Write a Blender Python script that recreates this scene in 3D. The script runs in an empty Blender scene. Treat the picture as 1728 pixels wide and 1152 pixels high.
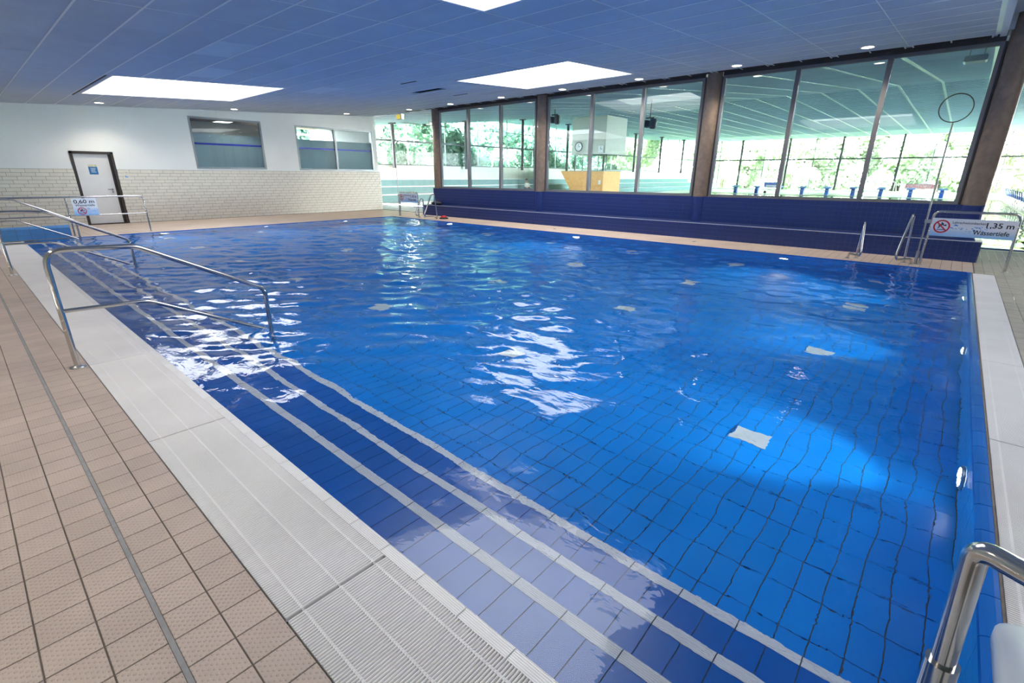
import bpy, bmesh, math, random
import numpy as np
from mathutils import Matrix, Vector

random.seed(7)
rng = np.random.default_rng(11)
sc = bpy.context.scene
col = sc.collection
PI = math.pi
ORD = ['first', 'second', 'third', 'fourth', 'fifth', 'sixth', 'seventh', 'eighth', 'ninth', 'tenth', 'eleventh', 'twelfth', 'thirteenth', 'fourteenth']

# ------------------------------------------------------------------ camera
CAM = np.array([0.0, 0.0, 1.5])
def camera_axes(yaw, pitch, roll):
    cy, sy, cp, sp, cr, sr = (math.cos(yaw), math.sin(yaw), math.cos(pitch), math.sin(pitch), math.cos(roll), math.sin(roll))
    f = np.array([cy * cp, sy * cp, -sp]); r = np.array([sy, -cy, 0.0]); u = np.cross(r, f)
    return cr * r + sr * u, -sr * r + cr * u, f
RIGHT, UP, FWD = camera_axes(math.radians(131.547), math.radians(19.058), math.radians(0.332))
FPX = 810.388
cd = bpy.data.cameras.new('camera'); cam = bpy.data.objects.new('camera', cd); col.objects.link(cam)
cd.sensor_width = 36.0; cd.lens = FPX * 36.0 / 1728.0; cd.clip_start = 0.02; cd.clip_end = 400
M = Matrix.Identity(4)
for i in range(3):
    M[i][0], M[i][1], M[i][2], M[i][3] = RIGHT[i], UP[i], -FWD[i], CAM[i]
cam.matrix_world = M
sc.camera = cam

# ------------------------------------------------------------------ world, sun, exposure
W = bpy.data.worlds.new('sky'); sc.world = W; W.use_nodes = True
wn = W.node_tree.nodes; wl = W.node_tree.links
bg = wn['Background']
tc = wn.new('ShaderNodeTexCoord'); sep = wn.new('ShaderNodeSeparateXYZ'); ramp = wn.new('ShaderNodeValToRGB')
wl.new(tc.outputs['Generated'], sep.inputs[0]); wl.new(sep.outputs['Z'], ramp.inputs[0])
ramp.color_ramp.elements[0].position = 0.0; ramp.color_ramp.elements[0].color = (1.0, 0.98, 0.95, 1)
ramp.color_ramp.elements[1].position = 0.9; ramp.color_ramp.elements[1].color = (0.88, 0.94, 1.0, 1)
wl.new(ramp.outputs[0], bg.inputs[0]); bg.inputs[1].default_value = 105.0
sd = bpy.data.lights.new('sun', 'SUN'); sun = bpy.data.objects.new('sun', sd); col.objects.link(sun)
sd.energy = 380.0; sd.angle = math.radians(0.6); sd.color = (1.0, 0.96, 0.88)
sun.rotation_euler = (math.radians(40), 0, math.radians(-28))
vs = sc.view_settings
sc.display_settings.display_device = 'sRGB'
vs.view_transform = 'Standard'; vs.look = 'None'; vs.gamma = 1.0; vs.use_curve_mapping = False
vs.exposure = 0.25
cy_ = sc.cycles
cy_.max_bounces = 14; cy_.diffuse_bounces = 5; cy_.glossy_bounces = 6; cy_.transmission_bounces = 10
cy_.transparent_max_bounces = 24; cy_.caustics_reflective = True; cy_.caustics_refractive = True
cy_.blur_glossy = 0.6; cy_.sample_clamp_indirect = 6.0; cy_.use_denoising = True

# ------------------------------------------------------------------ materials
MATS = {}
def mat(name, color, rough=0.5, metal=0.0, var=0.0, vscale=4.0, bump=0.0, bscale=40.0, spec=0.5, emit=None, estr=1.0, color2=None):
    if name in MATS: return MATS[name]
    m = bpy.data.materials.new(name); m.use_nodes = True; MATS[name] = m
    n = m.node_tree.nodes; l = m.node_tree.links; b = n['Principled BSDF']
    b.inputs['Base Color'].default_value = (*color, 1); b.inputs['Roughness'].default_value = rough
    b.inputs['Metallic'].default_value = metal; b.inputs['Specular IOR Level'].default_value = spec
    if emit is not None:
        b.inputs['Emission Color'].default_value = (*emit, 1); b.inputs['Emission Strength'].default_value = estr
    geo = n.new('ShaderNodeNewGeometry')
    if var > 0:
        nz = n.new('ShaderNodeTexNoise'); nz.inputs['Scale'].default_value = vscale; nz.inputs['Detail'].default_value = 5
        l.new(geo.outputs['Position'], nz.inputs['Vector'])
        r = n.new('ShaderNodeValToRGB')
        c2 = color2 if color2 else tuple(c * (1 - var) for c in color)
        r.color_ramp.elements[0].position = 0.3; r.color_ramp.elements[0].color = (*c2, 1)
        r.color_ramp.elements[1].position = 0.7; r.color_ramp.elements[1].color = (*[min(1, c * (1 + var * 0.5)) for c in color], 1)
        l.new(nz.outputs['Fac'], r.inputs[0]); l.new(r.outputs[0], b.inputs['Base Color'])
    if bump > 0:
        nb = n.new('ShaderNodeTexNoise'); nb.inputs['Scale'].default_value = bscale; nb.inputs['Detail'].default_value = 3
        l.new(geo.outputs['Position'], nb.inputs['Vector'])
        bp = n.new('ShaderNodeBump'); bp.inputs['Strength'].default_value = bump; bp.inputs['Distance'].default_value = 0.01
        l.new(nb.outputs['Fac'], bp.inputs['Height']); l.new(bp.outputs[0], b.inputs['Normal'])
    return m

def random_tint(m, amount):
    """each piece a little lighter or darker than its neighbours"""
    n = m.node_tree.nodes; l = m.node_tree.links; b = n['Principled BSDF']
    oi = n.new('ShaderNodeObjectInfo'); mr = n.new('ShaderNodeMapRange')
    mr.inputs['To Min'].default_value = 1 - amount; mr.inputs['To Max'].default_value = 1 + amount
    hs = n.new('ShaderNodeHueSaturation')
    l.new(oi.outputs['Random'], mr.inputs['Value']); l.new(mr.outputs[0], hs.inputs['Value'])
    src = b.inputs['Base Color']
    if src.is_linked: l.new(src.links[0].from_socket, hs.inputs['Color'])
    else: hs.inputs['Color'].default_value = src.default_value[:]
    l.new(hs.outputs[0], src)

def nub_tile_mat():
    m = mat('deck_tile_beige', (0.60, 0.49, 0.42), 0.42, var=0.14, vscale=2.3)
    n = m.node_tree.nodes; l = m.node_tree.links; b = n['Principled BSDF']
    geo = n.new('ShaderNodeNewGeometry'); sp = n.new('ShaderNodeSeparateXYZ'); l.new(geo.outputs['Position'], sp.inputs[0])
    def wave(sock, k, ph):
        a = n.new('ShaderNodeMath'); a.operation = 'MULTIPLY_ADD'; a.inputs[1].default_value = k; a.inputs[2].default_value = ph
        l.new(sock, a.inputs[0])
        s = n.new('ShaderNodeMath'); s.operation = 'SINE'; l.new(a.outputs[0], s.inputs[0]); return s.outputs[0]
    sx = wave(sp.outputs['X'], 2 * PI * 6 / 0.1447, 1.0); sy = wave(sp.outputs['Y'], 2 * PI * 6 / 0.15, 0.6)
    mul = n.new('ShaderNodeMath'); mul.operation = 'MULTIPLY'; l.new(sx, mul.inputs[0]); l.new(sy, mul.inputs[1])
    mr = n.new('ShaderNodeMapRange'); mr.interpolation_type = 'SMOOTHSTEP'
    mr.inputs['From Min'].default_value = 0.35; mr.inputs['From Max'].default_value = 0.7
    l.new(mul.outputs[0], mr.inputs['Value'])
    bp = n.new('ShaderNodeBump'); bp.inputs['Strength'].default_value = 0.8; bp.inputs['Distance'].default_value = 0.0035
    l.new(mr.outputs[0], bp.inputs['Height']); l.new(bp.outputs[0], b.inputs['Normal'])
    random_tint(m, 0.05)
    return m

def glass_mat(name, tint, refl=0.06, rough=0.0, power=4.0):
    m = bpy.data.materials.new(name); m.use_nodes = True; MATS[name] = m
    n = m.node_tree.nodes; l = m.node_tree.links; n.clear()
    o = n.new('ShaderNodeOutputMaterial'); mx = n.new('ShaderNodeMixShader'); t = n.new('ShaderNodeBsdfTransparent'); g = n.new('ShaderNodeBsdfGlossy')
    t.inputs[0].default_value = (*tint, 1); g.inputs['Roughness'].default_value = rough
    lw = n.new('ShaderNodeLayerWeight'); lw.inputs['Blend'].default_value = 0.5
    p = n.new('ShaderNodeMath'); p.operation = 'POWER'; p.inputs[1].default_value = power
    a = n.new('ShaderNodeMath'); a.operation = 'MULTIPLY_ADD'; a.inputs[1].default_value = 0.9; a.inputs[2].default_value = refl
    l.new(lw.outputs['Facing'], p.inputs[0]); l.new(p.outputs[0], a.inputs[0])
    l.new(a.outputs[0], mx.inputs[0]); l.new(t.outputs[0], mx.inputs[1]); l.new(g.outputs[0], mx.inputs[2]); l.new(mx.outputs[0], o.inputs[0])
    return m

def water_mat(name, bump_s, bump_sc):
    m = bpy.data.materials.new(name); m.use_nodes = True; MATS[name] = m
    n = m.node_tree.nodes; l = m.node_tree.links; n.clear()
    o = n.new('ShaderNodeOutputMaterial'); g = n.new('ShaderNodeBsdfGlass'); g.inputs['IOR'].default_value = 1.333
    g.inputs['Roughness'].default_value = 0.0; g.inputs['Color'].default_value = (0.97, 0.99, 1.0, 1)
    geo = n.new('ShaderNodeNewGeometry'); mp = n.new('ShaderNodeMapping'); mp.inputs['Scale'].default_value = (0.55, 1.0, 1.0); mp.inputs['Rotation'].default_value = (0, 0, 0.5)
    nz = n.new('ShaderNodeTexNoise'); nz.inputs['Scale'].default_value = bump_sc; nz.inputs['Detail'].default_value = 3; nz.inputs['Distortion'].default_value = 0.6
    sp = n.new('ShaderNodeSeparateXYZ'); mr = n.new('ShaderNodeMapRange'); mr.interpolation_type = 'SMOOTHSTEP'   # livelier ripples away from the near corner
    mr.inputs['From Min'].default_value = -1.0; mr.inputs['From Max'].default_value = -6.0; mr.inputs['To Min'].default_value = bump_s * 0.7; mr.inputs['To Max'].default_value = bump_s
    bp = n.new('ShaderNodeBump'); bp.inputs['Distance'].default_value = 0.01
    l.new(geo.outputs['Position'], sp.inputs[0]); l.new(sp.outputs['X'], mr.inputs['Value']); l.new(mr.outputs[0], bp.inputs['Strength'])
    l.new(geo.outputs['Position'], mp.inputs['Vector']); l.new(mp.outputs[0], nz.inputs['Vector']); l.new(nz.outputs['Fac'], bp.inputs['Height']); l.new(bp.outputs[0], g.inputs['Normal'])
    l.new(g.outputs[0], o.inputs[0]); return m

def frosted_mat(name, color):
    m = bpy.data.materials.new(name); m.use_nodes = True; MATS[name] = m
    n = m.node_tree.nodes; l = m.node_tree.links; n.clear()
    o = n.new('ShaderNodeOutputMaterial'); mx = n.new('ShaderNodeMixShader'); d = n.new('ShaderNodeBsdfDiffuse'); t = n.new('ShaderNodeBsdfTranslucent')
    nz = n.new('ShaderNodeTexNoise'); nz.inputs['Scale'].default_value = 300.0
    r = n.new('ShaderNodeValToRGB'); r.color_ramp.elements[0].color = (*[c * 0.95 for c in color], 1); r.color_ramp.elements[1].color = (*color, 1)
    l.new(nz.outputs['Fac'], r.inputs[0]); l.new(r.outputs[0], d.inputs[0]); l.new(r.outputs[0], t.inputs[0])
    mx.inputs[0].default_value = 0.5
    l.new(d.outputs[0], mx.inputs[1]); l.new(t.outputs[0], mx.inputs[2]); l.new(mx.outputs[0], o.inputs[0]); return m

def emit_mat(name, color, strength):
    m = bpy.data.materials.new(name); m.use_nodes = True; MATS[name] = m
    n = m.node_tree.nodes; l = m.node_tree.links; n.clear()
    o = n.new('ShaderNodeOutputMaterial'); e = n.new('ShaderNodeEmission'); e.inputs[0].default_value = (*color, 1); e.inputs[1].default_value = strength
    l.new(e.outputs[0], o.inputs[0]); return m

def leaf_mat(name, c1, c2):
    m = bpy.data.materials.new(name); m.use_nodes = True; MATS[name] = m
    n = m.node_tree.nodes; l = m.node_tree.links; n.clear()
    o = n.new('ShaderNodeOutputMaterial'); mx = n.new('ShaderNodeMixShader'); d = n.new('ShaderNodeBsdfDiffuse'); t = n.new('ShaderNodeBsdfTranslucent')
    geo = n.new('ShaderNodeNewGeometry'); r = n.new('ShaderNodeValToRGB')
    r.color_ramp.elements[0].color = (*c1, 1); r.color_ramp.elements[1].color = (*c2, 1)
    l.new(geo.outputs['Random Per Island'], r.inputs[0]); l.new(r.outputs[0], d.inputs[0]); l.new(r.outputs[0], t.inputs[0]); mx.inputs[0].default_value = 0.4
    l.new(d.outputs[0], mx.inputs[1]); l.new(t.outputs[0], mx.inputs[2]); l.new(mx.outputs[0], o.inputs[0]); return m

def sign_mat(name):
    """white sign print fading to a watery blue along its lower edge"""
    m = mat(name, (0.85, 0.87, 0.92), 0.35)
    n = m.node_tree.nodes; l = m.node_tree.links; b = n['Principled BSDF']
    tcx = n.new('ShaderNodeTexCoord'); sp = n.new('ShaderNodeSeparateXYZ'); l.new(tcx.outputs['Generated'], sp.inputs[0])
    nz = n.new('ShaderNodeTexNoise'); nz.inputs['Scale'].default_value = 6.0; l.new(tcx.outputs['Generated'], nz.inputs['Vector'])
    ad = n.new('ShaderNodeMath'); ad.operation = 'MULTIPLY_ADD'; ad.inputs[1].default_value = 0.25
    l.new(nz.outputs['Fac'], ad.inputs[0]); l.new(sp.outputs['Z'], ad.inputs[2])
    r = n.new('ShaderNodeValToRGB'); r.color_ramp.elements[0].position = 0.12; r.color_ramp.elements[0].color = (0.28, 0.58, 0.9, 1)
    r.color_ramp.elements[1].position = 0.6; r.color_ramp.elements[1].color = (0.85, 0.88, 0.93, 1)
    l.new(ad.outputs[0], r.inputs[0]); l.new(r.outputs[0], b.inputs['Base Color']); return m

M_STEEL = mat('brushed_steel', (0.62, 0.60, 0.57), 0.16, 1.0, var=0.06, vscale=30)
M_DSTEEL = mat('dull_steel', (0.45, 0.45, 0.45), 0.35, 1.0, var=0.1, vscale=30)
M_DECK = nub_tile_mat()
M_GROUT = mat('dark_grout', (0.17, 0.145, 0.125), 0.9, var=0.2, vscale=20)
M_LGROUT = mat('wall_grout', (0.20, 0.19, 0.18), 0.9, var=0.1, vscale=20)
M_DECK2 = mat('deck_tile_far', (0.66, 0.54, 0.45), 0.4, var=0.12, vscale=1.5); random_tint(M_DECK2, 0.04)
M_DECKG = mat('deck_tile_grey', (0.40, 0.335, 0.30), 0.45, var=0.2, vscale=3); random_tint(M_DECKG, 0.05)
M_JOINT = mat('grey_sealant', (0.33, 0.33, 0.33), 0.5, var=0.15, vscale=25)
M_PVC = mat('white_grating_plastic', (0.88, 0.86, 0.85), 0.6, var=0.06, vscale=2)
M_WTILE = mat('white_edge_tile', (0.90, 0.90, 0.90), 0.3, var=0.05, vscale=6); random_tint(M_WTILE, 0.03)
M_BLUE = mat('pool_blue_tile', (0.002, 0.27, 0.80), 0.25, var=0.10, vscale=1.2); random_tint(M_BLUE, 0.04)
M_BLUED = mat('step_blue_tile', (0.002, 0.13, 0.52), 0.25, var=0.12, vscale=1.5); random_tint(M_BLUED, 0.04)  # darker than the floor blue: weaker light on the treads put into the colour
M_BLUEW = mat('pool_wall_tile', (0.02, 0.42, 0.90), 0.25, var=0.10, vscale=1.5); random_tint(M_BLUEW, 0.05)
M_POOLGROUT = mat('pool_grout', (0.10, 0.13, 0.16), 0.9, var=0.2, vscale=15)
M_BENCH = mat('bench_blue_tile', (0.009, 0.032, 0.175), 0.42, var=0.10, vscale=3)
M_BENCHG = mat('bench_grout', (0.14, 0.14, 0.22), 0.8, var=0.1, vscale=10)
M_LBLUE = mat('light_blue_tile', (0.10, 0.30, 0.62), 0.55, var=0.08, vscale=4)
M_BRICK = mat('cream_wall_tile', (0.66, 0.64, 0.58), 0.28, var=0.05, vscale=5); random_tint(M_BRICK, 0.03)
M_PLASTER = mat('white_plaster', (0.74, 0.77, 0.78), 0.9, var=0.03, vscale=1.0, bump=0.05, bscale=90)
M_CEIL = mat('ceiling_panel_grey', (0.50, 0.60, 0.70), 0.8, var=0.05, vscale=3, bump=0.1, bscale=140); random_tint(M_CEIL, 0.035)  # ceiling colours carry the blue light thrown up by the pool
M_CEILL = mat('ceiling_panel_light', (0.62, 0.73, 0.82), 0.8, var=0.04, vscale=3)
M_RAIL = mat('ceiling_rail_white', (0.80, 0.86, 0.88), 0.4, var=0.03)
M_DARK = mat('dark_void', (0.012, 0.012, 0.014), 0.8, var=0.1)  # near-black colour stands in for the shade inside ceiling gaps and vents
M_ROOF = mat('roof_deck', (0.35, 0.37, 0.4), 0.9, var=0.1)
M_CONC = mat('column_concrete', (0.235, 0.185, 0.15), 0.5, var=0.22, vscale=9, bump=0.12, bscale=60)
M_FRAME = mat('window_frame_grey', (0.17, 0.18, 0.20), 0.6, 0.0, var=0.05)
M_FRAMEB = mat('window_frame_dark', (0.035, 0.035, 0.04), 0.4, var=0.05)
M_WFRAME = mat('window_frame_steel', (0.34, 0.38, 0.41), 0.35, 0.4, var=0.05)
M_DOOR = mat('door_leaf_white', (0.66, 0.67, 0.68), 0.35, var=0.03)
M_BROWN = mat('door_frame_brown', (0.035, 0.028, 0.026), 0.45, var=0.1)
M_BLACK = mat('black_plastic', (0.015, 0.018, 0.02), 0.45, var=0.1)
M_WHITE = mat('white_paint', (0.80, 0.80, 0.80), 0.5, var=0.03)
M_HALLCEIL = mat('hall_ceiling_slats', (0.58, 0.72, 0.88), 0.6, var=0.08, vscale=1.0)
M_HALLFLOOR = mat('hall_floor_tile', (0.70, 0.67, 0.64), 0.3, var=0.1, vscale=2)
M_CREAM = mat('hall_wall_tile', (0.78, 0.78, 0.66), 0.4, var=0.05, vscale=3)
M_TEAL = mat('terrace_teal', (0.16, 0.32, 0.32), 0.5, var=0.08, vscale=3)
M_ORANGE = mat('kiosk_orange_wood', (0.80, 0.38, 0.10), 0.5, var=0.15, vscale=5)
M_RED = mat('sign_red', (0.62, 0.02, 0.03), 0.4, var=0.05)
M_INK = mat('sign_ink', (0.012, 0.012, 0.02), 0.5, var=0.05)
M_SIGN = sign_mat('sign_print')
M_SPLASH = mat('sign_splash_blue', (0.08, 0.35, 0.78), 0.4, var=0.3, vscale=30)
M_DOORSIGN = mat('door_sign_blue', (0.02, 0.16, 0.42), 0.4, var=0.1)
M_YELLOW = mat('yellow_lamp_face', (0.75, 0.62, 0.08), 0.4, var=0.1, emit=(0.8, 0.65, 0.1), estr=0.5)
M_BPLAST = mat('blue_plastic', (0.02, 0.10, 0.45), 0.4, var=0.1)
M_SKIN = mat('skin', (0.55, 0.33, 0.24), 0.5, var=0.05)
M_SHIRT = mat('white_shirt', (0.75, 0.74, 0.68), 0.8, var=0.05)
M_TROUS = mat('blue_trousers', (0.10, 0.16, 0.28), 0.8, var=0.1)
M_HAIR = mat('brown_hair', (0.10, 0.045, 0.025), 0.6, var=0.2)
M_BARK = mat('tree_bark', (0.13, 0.10, 0.07), 0.9, var=0.3, vscale=8)
M_GRASS = mat('lawn_grass', (0.05, 0.09, 0.03), 0.95, var=0.3, vscale=3)
M_OFFC = mat('office_ceiling_brown', (0.22, 0.14, 0.10), 0.8, var=0.1)
M_OFFW = mat('office_wall', (0.5, 0.5, 0.5), 0.8, var=0.05)
M_LEAF = [leaf_mat('leaf_bright', (0.50, 0.58, 0.38), (0.86, 0.90, 0.74)), leaf_mat('leaf_deep', (0.10, 0.20, 0.15), (0.34, 0.46, 0.35))]  # bright leaves are paled so glare on the foliage sits in their colour
M_GLASS = glass_mat('window_glass', (0.88, 0.965, 0.99))
M_FACADE = glass_mat('facade_glass', (0.95, 0.985, 0.98), 0.003, 0.0, 6.5)
M_FROST = frosted_mat('frosted_film', (0.55, 0.60, 0.64))
M_STRIPE = mat('film_blue_stripe', (0.012, 0.025, 0.30), 0.4, var=0.05)
M_WATER = water_mat('pool_water', 0.42, 9.0)
M_WATER2 = water_mat('hall_pool_water', 0.5, 4.0)
M_SKYL = emit_mat('skylight_opal', (0.97, 0.98, 1.0), 4.8)
M_LENS = emit_mat('downlight_lens', (1.0, 0.86, 0.68), 14.0)
M_ULENS = emit_mat('pool_lamp_lens', (0.92, 0.97, 1.0), 12.0)
M_OLENS = emit_mat('office_lamp_panel', (1.0, 0.93, 0.82), 4.0)
M_INLET = mat('inlet_cover_white', (0.75, 0.82, 0.80), 0.4, var=0.04)

# ------------------------------------------------------------------ mesh helpers
class MB:
    def __init__(s): s.v = []; s.f = []; s.sm = []
    def add(s, vs, fs, smooth=False):
        o = len(s.v); s.v += [tuple(map(float, p)) for p in vs]
        s.f += [tuple(i + o for i in f) for f in fs]; s.sm += [smooth] * len(fs)
        return s
    def box(s, x0, x1, y0, y1, z0, z1):
        v = [(x0, y0, z0), (x1, y0, z0), (x1, y1, z0), (x0, y1, z0), (x0, y0, z1), (x1, y0, z1), (x1, y1, z1), (x0, y1, z1)]
        return s.add(v, [(0, 3, 2, 1), (4, 5, 6, 7), (0, 1, 5, 4), (1, 2, 6, 5), (2, 3, 7, 6), (3, 0, 4, 7)])
    def bbox(s, x0, x1, y0, y1, z0, z1, b):
        """box with its top edges bevelled"""
        v = [(x0, y0, z0), (x1, y0, z0), (x1, y1, z0), (x0, y1, z0), (x0, y0, z1 - b), (x1, y0, z1 - b), (x1, y1, z1 - b), (x0, y1, z1 - b),
             (x0 + b, y0 + b, z1), (x1 - b, y0 + b, z1), (x1 - b, y1 - b, z1), (x0 + b, y1 - b, z1)]
        f = [(0, 3, 2, 1), (8, 9, 10, 11)]
        for i in range(4):
            j = (i + 1) % 4; f += [(i, j, j + 4, i + 4), (i + 4, j + 4, j + 8, i + 8)]
        return s.add(v, f)
    def tube(s, pts, r, n=12, cap=True):
        P = [Vector(p) for p in pts]; rings = []; up = None
        rr = r if isinstance(r, (list, tuple)) else [r] * len(P)
        for i, p in enumerate(P):
            d = (P[min(i + 1, len(P) - 1)] - P[max(i - 1, 0)]).normalized()
            if up is None:
                a = Vector((0, 0, 1)) if abs(d.z) < 0.9 else Vector((1, 0, 0)); up = (a - d * a.dot(d)).normalized()
            else: up = (up - d * up.dot(d)).normalized()
            w = d.cross(up)
            rings.append([p + (up * math.cos(2 * PI * k / n) + w * math.sin(2 * PI * k / n)) * rr[i] for k in range(n)])
        v = [q for ring in rings for q in ring]; f = []
        for i in range(len(P) - 1):
            for k in range(n):
                k2 = (k + 1) % n; f.append((i * n + k, i * n + k2, (i + 1) * n + k2, (i + 1) * n + k))
        s.add(v, f, True)
        if cap:
            s.add(rings[0], [tuple(range(n - 1, -1, -1))]); s.add(rings[-1], [tuple(range(n))])
        return s
    def lathe(s, c, prof, n=20, axis='z', cap=True):
        v = []; f = []
        for (r, h) in prof:
            for k in range(n):
                a = 2 * PI * k / n; q = (r * math.cos(a), r * math.sin(a), h)
                if axis == 'x': q = (q[2], q[0], q[1])
                if axis == 'y': q = (q[0], q[2], q[1])
                v.append((c[0] + q[0], c[1] + q[1], c[2] + q[2]))
        for i in range(len(prof) - 1):
            for k in range(n):
                k2 = (k + 1) % n; f.append((i * n + k, i * n + k2, (i + 1) * n + k2, (i + 1) * n + k))
        s.add(v, f, True)
        if cap: s.add(v[:n], [tuple(range(n))]); s.add(v[-n:], [tuple(range(n))])
        return s
    def torus(s, c, R, r, axis='y', n=40, m=8, rz=1.0):
        v = []; f = []
        for i in range(n):
            a = 2 * PI * i / n
            for j in range(m):
                b = 2 * PI * j / m; rad = R + r * math.cos(b); q = (rad * math.cos(a), r * math.sin(b), rad * math.sin(a) * rz)
                if axis == 'x': q = (q[1], q[0], q[2])
                if axis == 'z': q = (q[0], q[2], q[1])
                v.append((c[0] + q[0], c[1] + q[1], c[2] + q[2]))
        for i in range(n):
            for j in range(m):
                i2 = (i + 1) % n; j2 = (j + 1) % m; f.append((i * m + j, i2 * m + j, i2 * m + j2, i * m + j2))
        return s.add(v, f, True)
    def prism(s, poly, axis, a0, a1):
        """extrude a 2-D polygon: axis 'x' -> poly is (y,z), 'y' -> (x,z), 'z' -> (x,y)"""
        def P(p, a): return {'x': (a, p[0], p[1]), 'y': (p[0], a, p[1]), 'z': (p[0], p[1], a)}[axis]
        n = len(poly); v = [P(p, a0) for p in poly] + [P(p, a1) for p in poly]
        f = [tuple(range(n)), tuple(range(2 * n - 1, n - 1, -1))] + [(i, (i + 1) % n, (i + 1) % n + n, i + n) for i in range(n)]
        return s.add(v, f)
    def mesh(s, name, off=(0, 0, 0)):
        me = bpy.data.meshes.new(name)
        V = np.array(s.v, dtype=float).reshape(-1, 3) - np.array(off)
        me.from_pydata(V.tolist(), [], s.f)
        me.polygons.foreach_set('use_smooth', s.sm)
        bm = bmesh.new(); bm.from_mesh(me); bmesh.ops.recalc_face_normals(bm, faces=bm.faces); bm.to_mesh(me); bm.free()
        me.update(); return me
    def build(s, name, m, parent=None, loc=None):
        """world-space mesh; its origin at the parent's origin or at loc"""
        off = parent_loc(parent) if parent else (loc or (0, 0, 0))
        me = s.mesh(name, off); me.materials.append(m)
        o = bpy.data.objects.new(name, me); col.objects.link(o)
        if parent: o.parent = parent
        else: o.location = off
        return o

def parent_loc(p):
    v = Vector((0, 0, 0)); q = p
    while q: v += q.location; q = q.parent
    return tuple(v)
def inst(name, me, loc, parent=None, rot=None):
    o = bpy.data.objects.new(name, me); col.objects.link(o)
    if parent:
        o.parent = parent; o.location = Vector(loc) - Vector(parent_loc(parent))
    else: o.location = loc
    if rot: o.rotation_euler = rot
    return o
def tag(o, label=None, cat=None, group=None, kind=None):
    if label: o['label'] = label
    if cat: o['category'] = cat
    if group: o['group'] = group
    if kind: o['kind'] = kind
    return o
def thing(name, label, cat, loc=(0, 0, 0), group=None, kind=None):
    o = bpy.data.objects.new(name, None); col.objects.link(o); o.location = loc; o.empty_display_size = 0.1
    return tag(o, label, cat, group, kind)
def one(name, mb, m, label, cat, loc=(0, 0, 0), group=None, kind=None):
    return tag(mb.build(name, m, None, loc), label, cat, group, kind)
def struct(name, label, cat, loc=(0, 0, 0)):
    return thing(name, label, cat, loc, None, 'structure')
def copy_tree(o, delta, label=None):
    c = o.copy(); col.objects.link(c); c.location = o.location + Vector(delta)
    if label: c['label'] = label
    def kids(src, dst):
        for ch in list(src.children):
            k = ch.copy(); col.objects.link(k); k.parent = dst; kids(ch, k)
    kids(o, c); return c
def fillet(pts, r, n=6):
    P = [Vector(p) for p in pts]; out = [P[0]]
    for i in range(1, len(P) - 1):
        a = (P[i - 1] - P[i]); b = (P[i + 1] - P[i]); la, lb = a.length, b.length
        rr = r[i - 1] if isinstance(r, (list, tuple)) else r
        d = min(rr, la * 0.45, lb * 0.45); A = P[i] + a / la * d; B = P[i] + b / lb * d
        for k in range(n + 1):
            t = k / n; out.append(A * (1 - t) ** 2 + P[i] * 2 * t * (1 - t) + B * t ** 2)
    out.append(P[-1]); return out
def text(body, size, loc, rot, m, parent, bold=0.0, sx=1.0, shear=0.0, align='LEFT', name='lettering', width=None):
    c = bpy.data.curves.new(name, 'FONT'); c.body = body; c.size = size; c.extrude = 0.0008; c.offset = bold; c.align_x = align; c.shear = shear
    tmp = bpy.data.objects.new(name, c); me_ = bpy.data.meshes.new_from_object(tmp); bpy.data.objects.remove(tmp); bpy.data.curves.remove(c)
    if width: sx = width / max(v.co.x * 1.0 for v in me_.vertices if True) if align == 'LEFT' else width / (max(v.co.x for v in me_.vertices) - min(v.co.x for v in me_.vertices))
    me_.name = name; me_.materials.clear(); me_.materials.append(m); o = bpy.data.objects.new(name, me_); col.objects.link(o)
    o.parent = parent; o.location = Vector(loc) - Vector(parent_loc(parent)); o.rotation_euler = rot; o.scale = (sx, 1, 1); o['kind'] = 'stuff'; return o
def spot(name, loc, target, energy, size_deg, blend, color, radius, parent):
    d = bpy.data.lights.new(name, 'SPOT'); d.energy = energy; d.spot_size = math.radians(size_deg); d.spot_blend = blend; d.color = color; d.shadow_soft_size = radius
    o = bpy.data.objects.new(name, d); col.objects.link(o)
    q = (Vector(target) - Vector(loc)).to_track_quat('-Z', 'Y'); o.rotation_euler = q.to_euler()
    o.parent = parent; o.location = Vector(loc) - Vector(parent_loc(parent)); return o
def proj(p):
    d = np.array(p) - CAM; z = d @ FWD
    if z < 0.05: return None
    return 864 + FPX * (d @ RIGHT) / z, 576 - FPX * (d @ UP) / z, z
def in_view(p, mg=25):
    q = proj(p); return q is not None and -mg < q[0] < 1728 + mg and -mg < q[1] < 1152 + mg
def split_pieces(parent, cells, name, stuff_name, m, make, limit=300):
    """cells: list of (centre, key). The nearest in view become objects of their own that share mesh data, the rest one part"""
    order = sorted(range(len(cells)), key=lambda i: (not in_view(cells[i][0]), np.linalg.norm(np.array(cells[i][0]) - CAM)))
    cache = {}; rest = MB()
    for n_, i in enumerate(order):
        c, key = cells[i]
        if n_ < limit and in_view(c):
            if key not in cache:
                mb = MB(); make(mb, (0, 0, 0), key); me = mb.mesh(name); me.materials.append(m); cache[key] = me
            inst(name, cache[key], c, parent)
        else: make(rest, c, key)
    if rest.v:
        o = rest.build(stuff_name, m, parent); o['kind'] = 'stuff'

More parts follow.
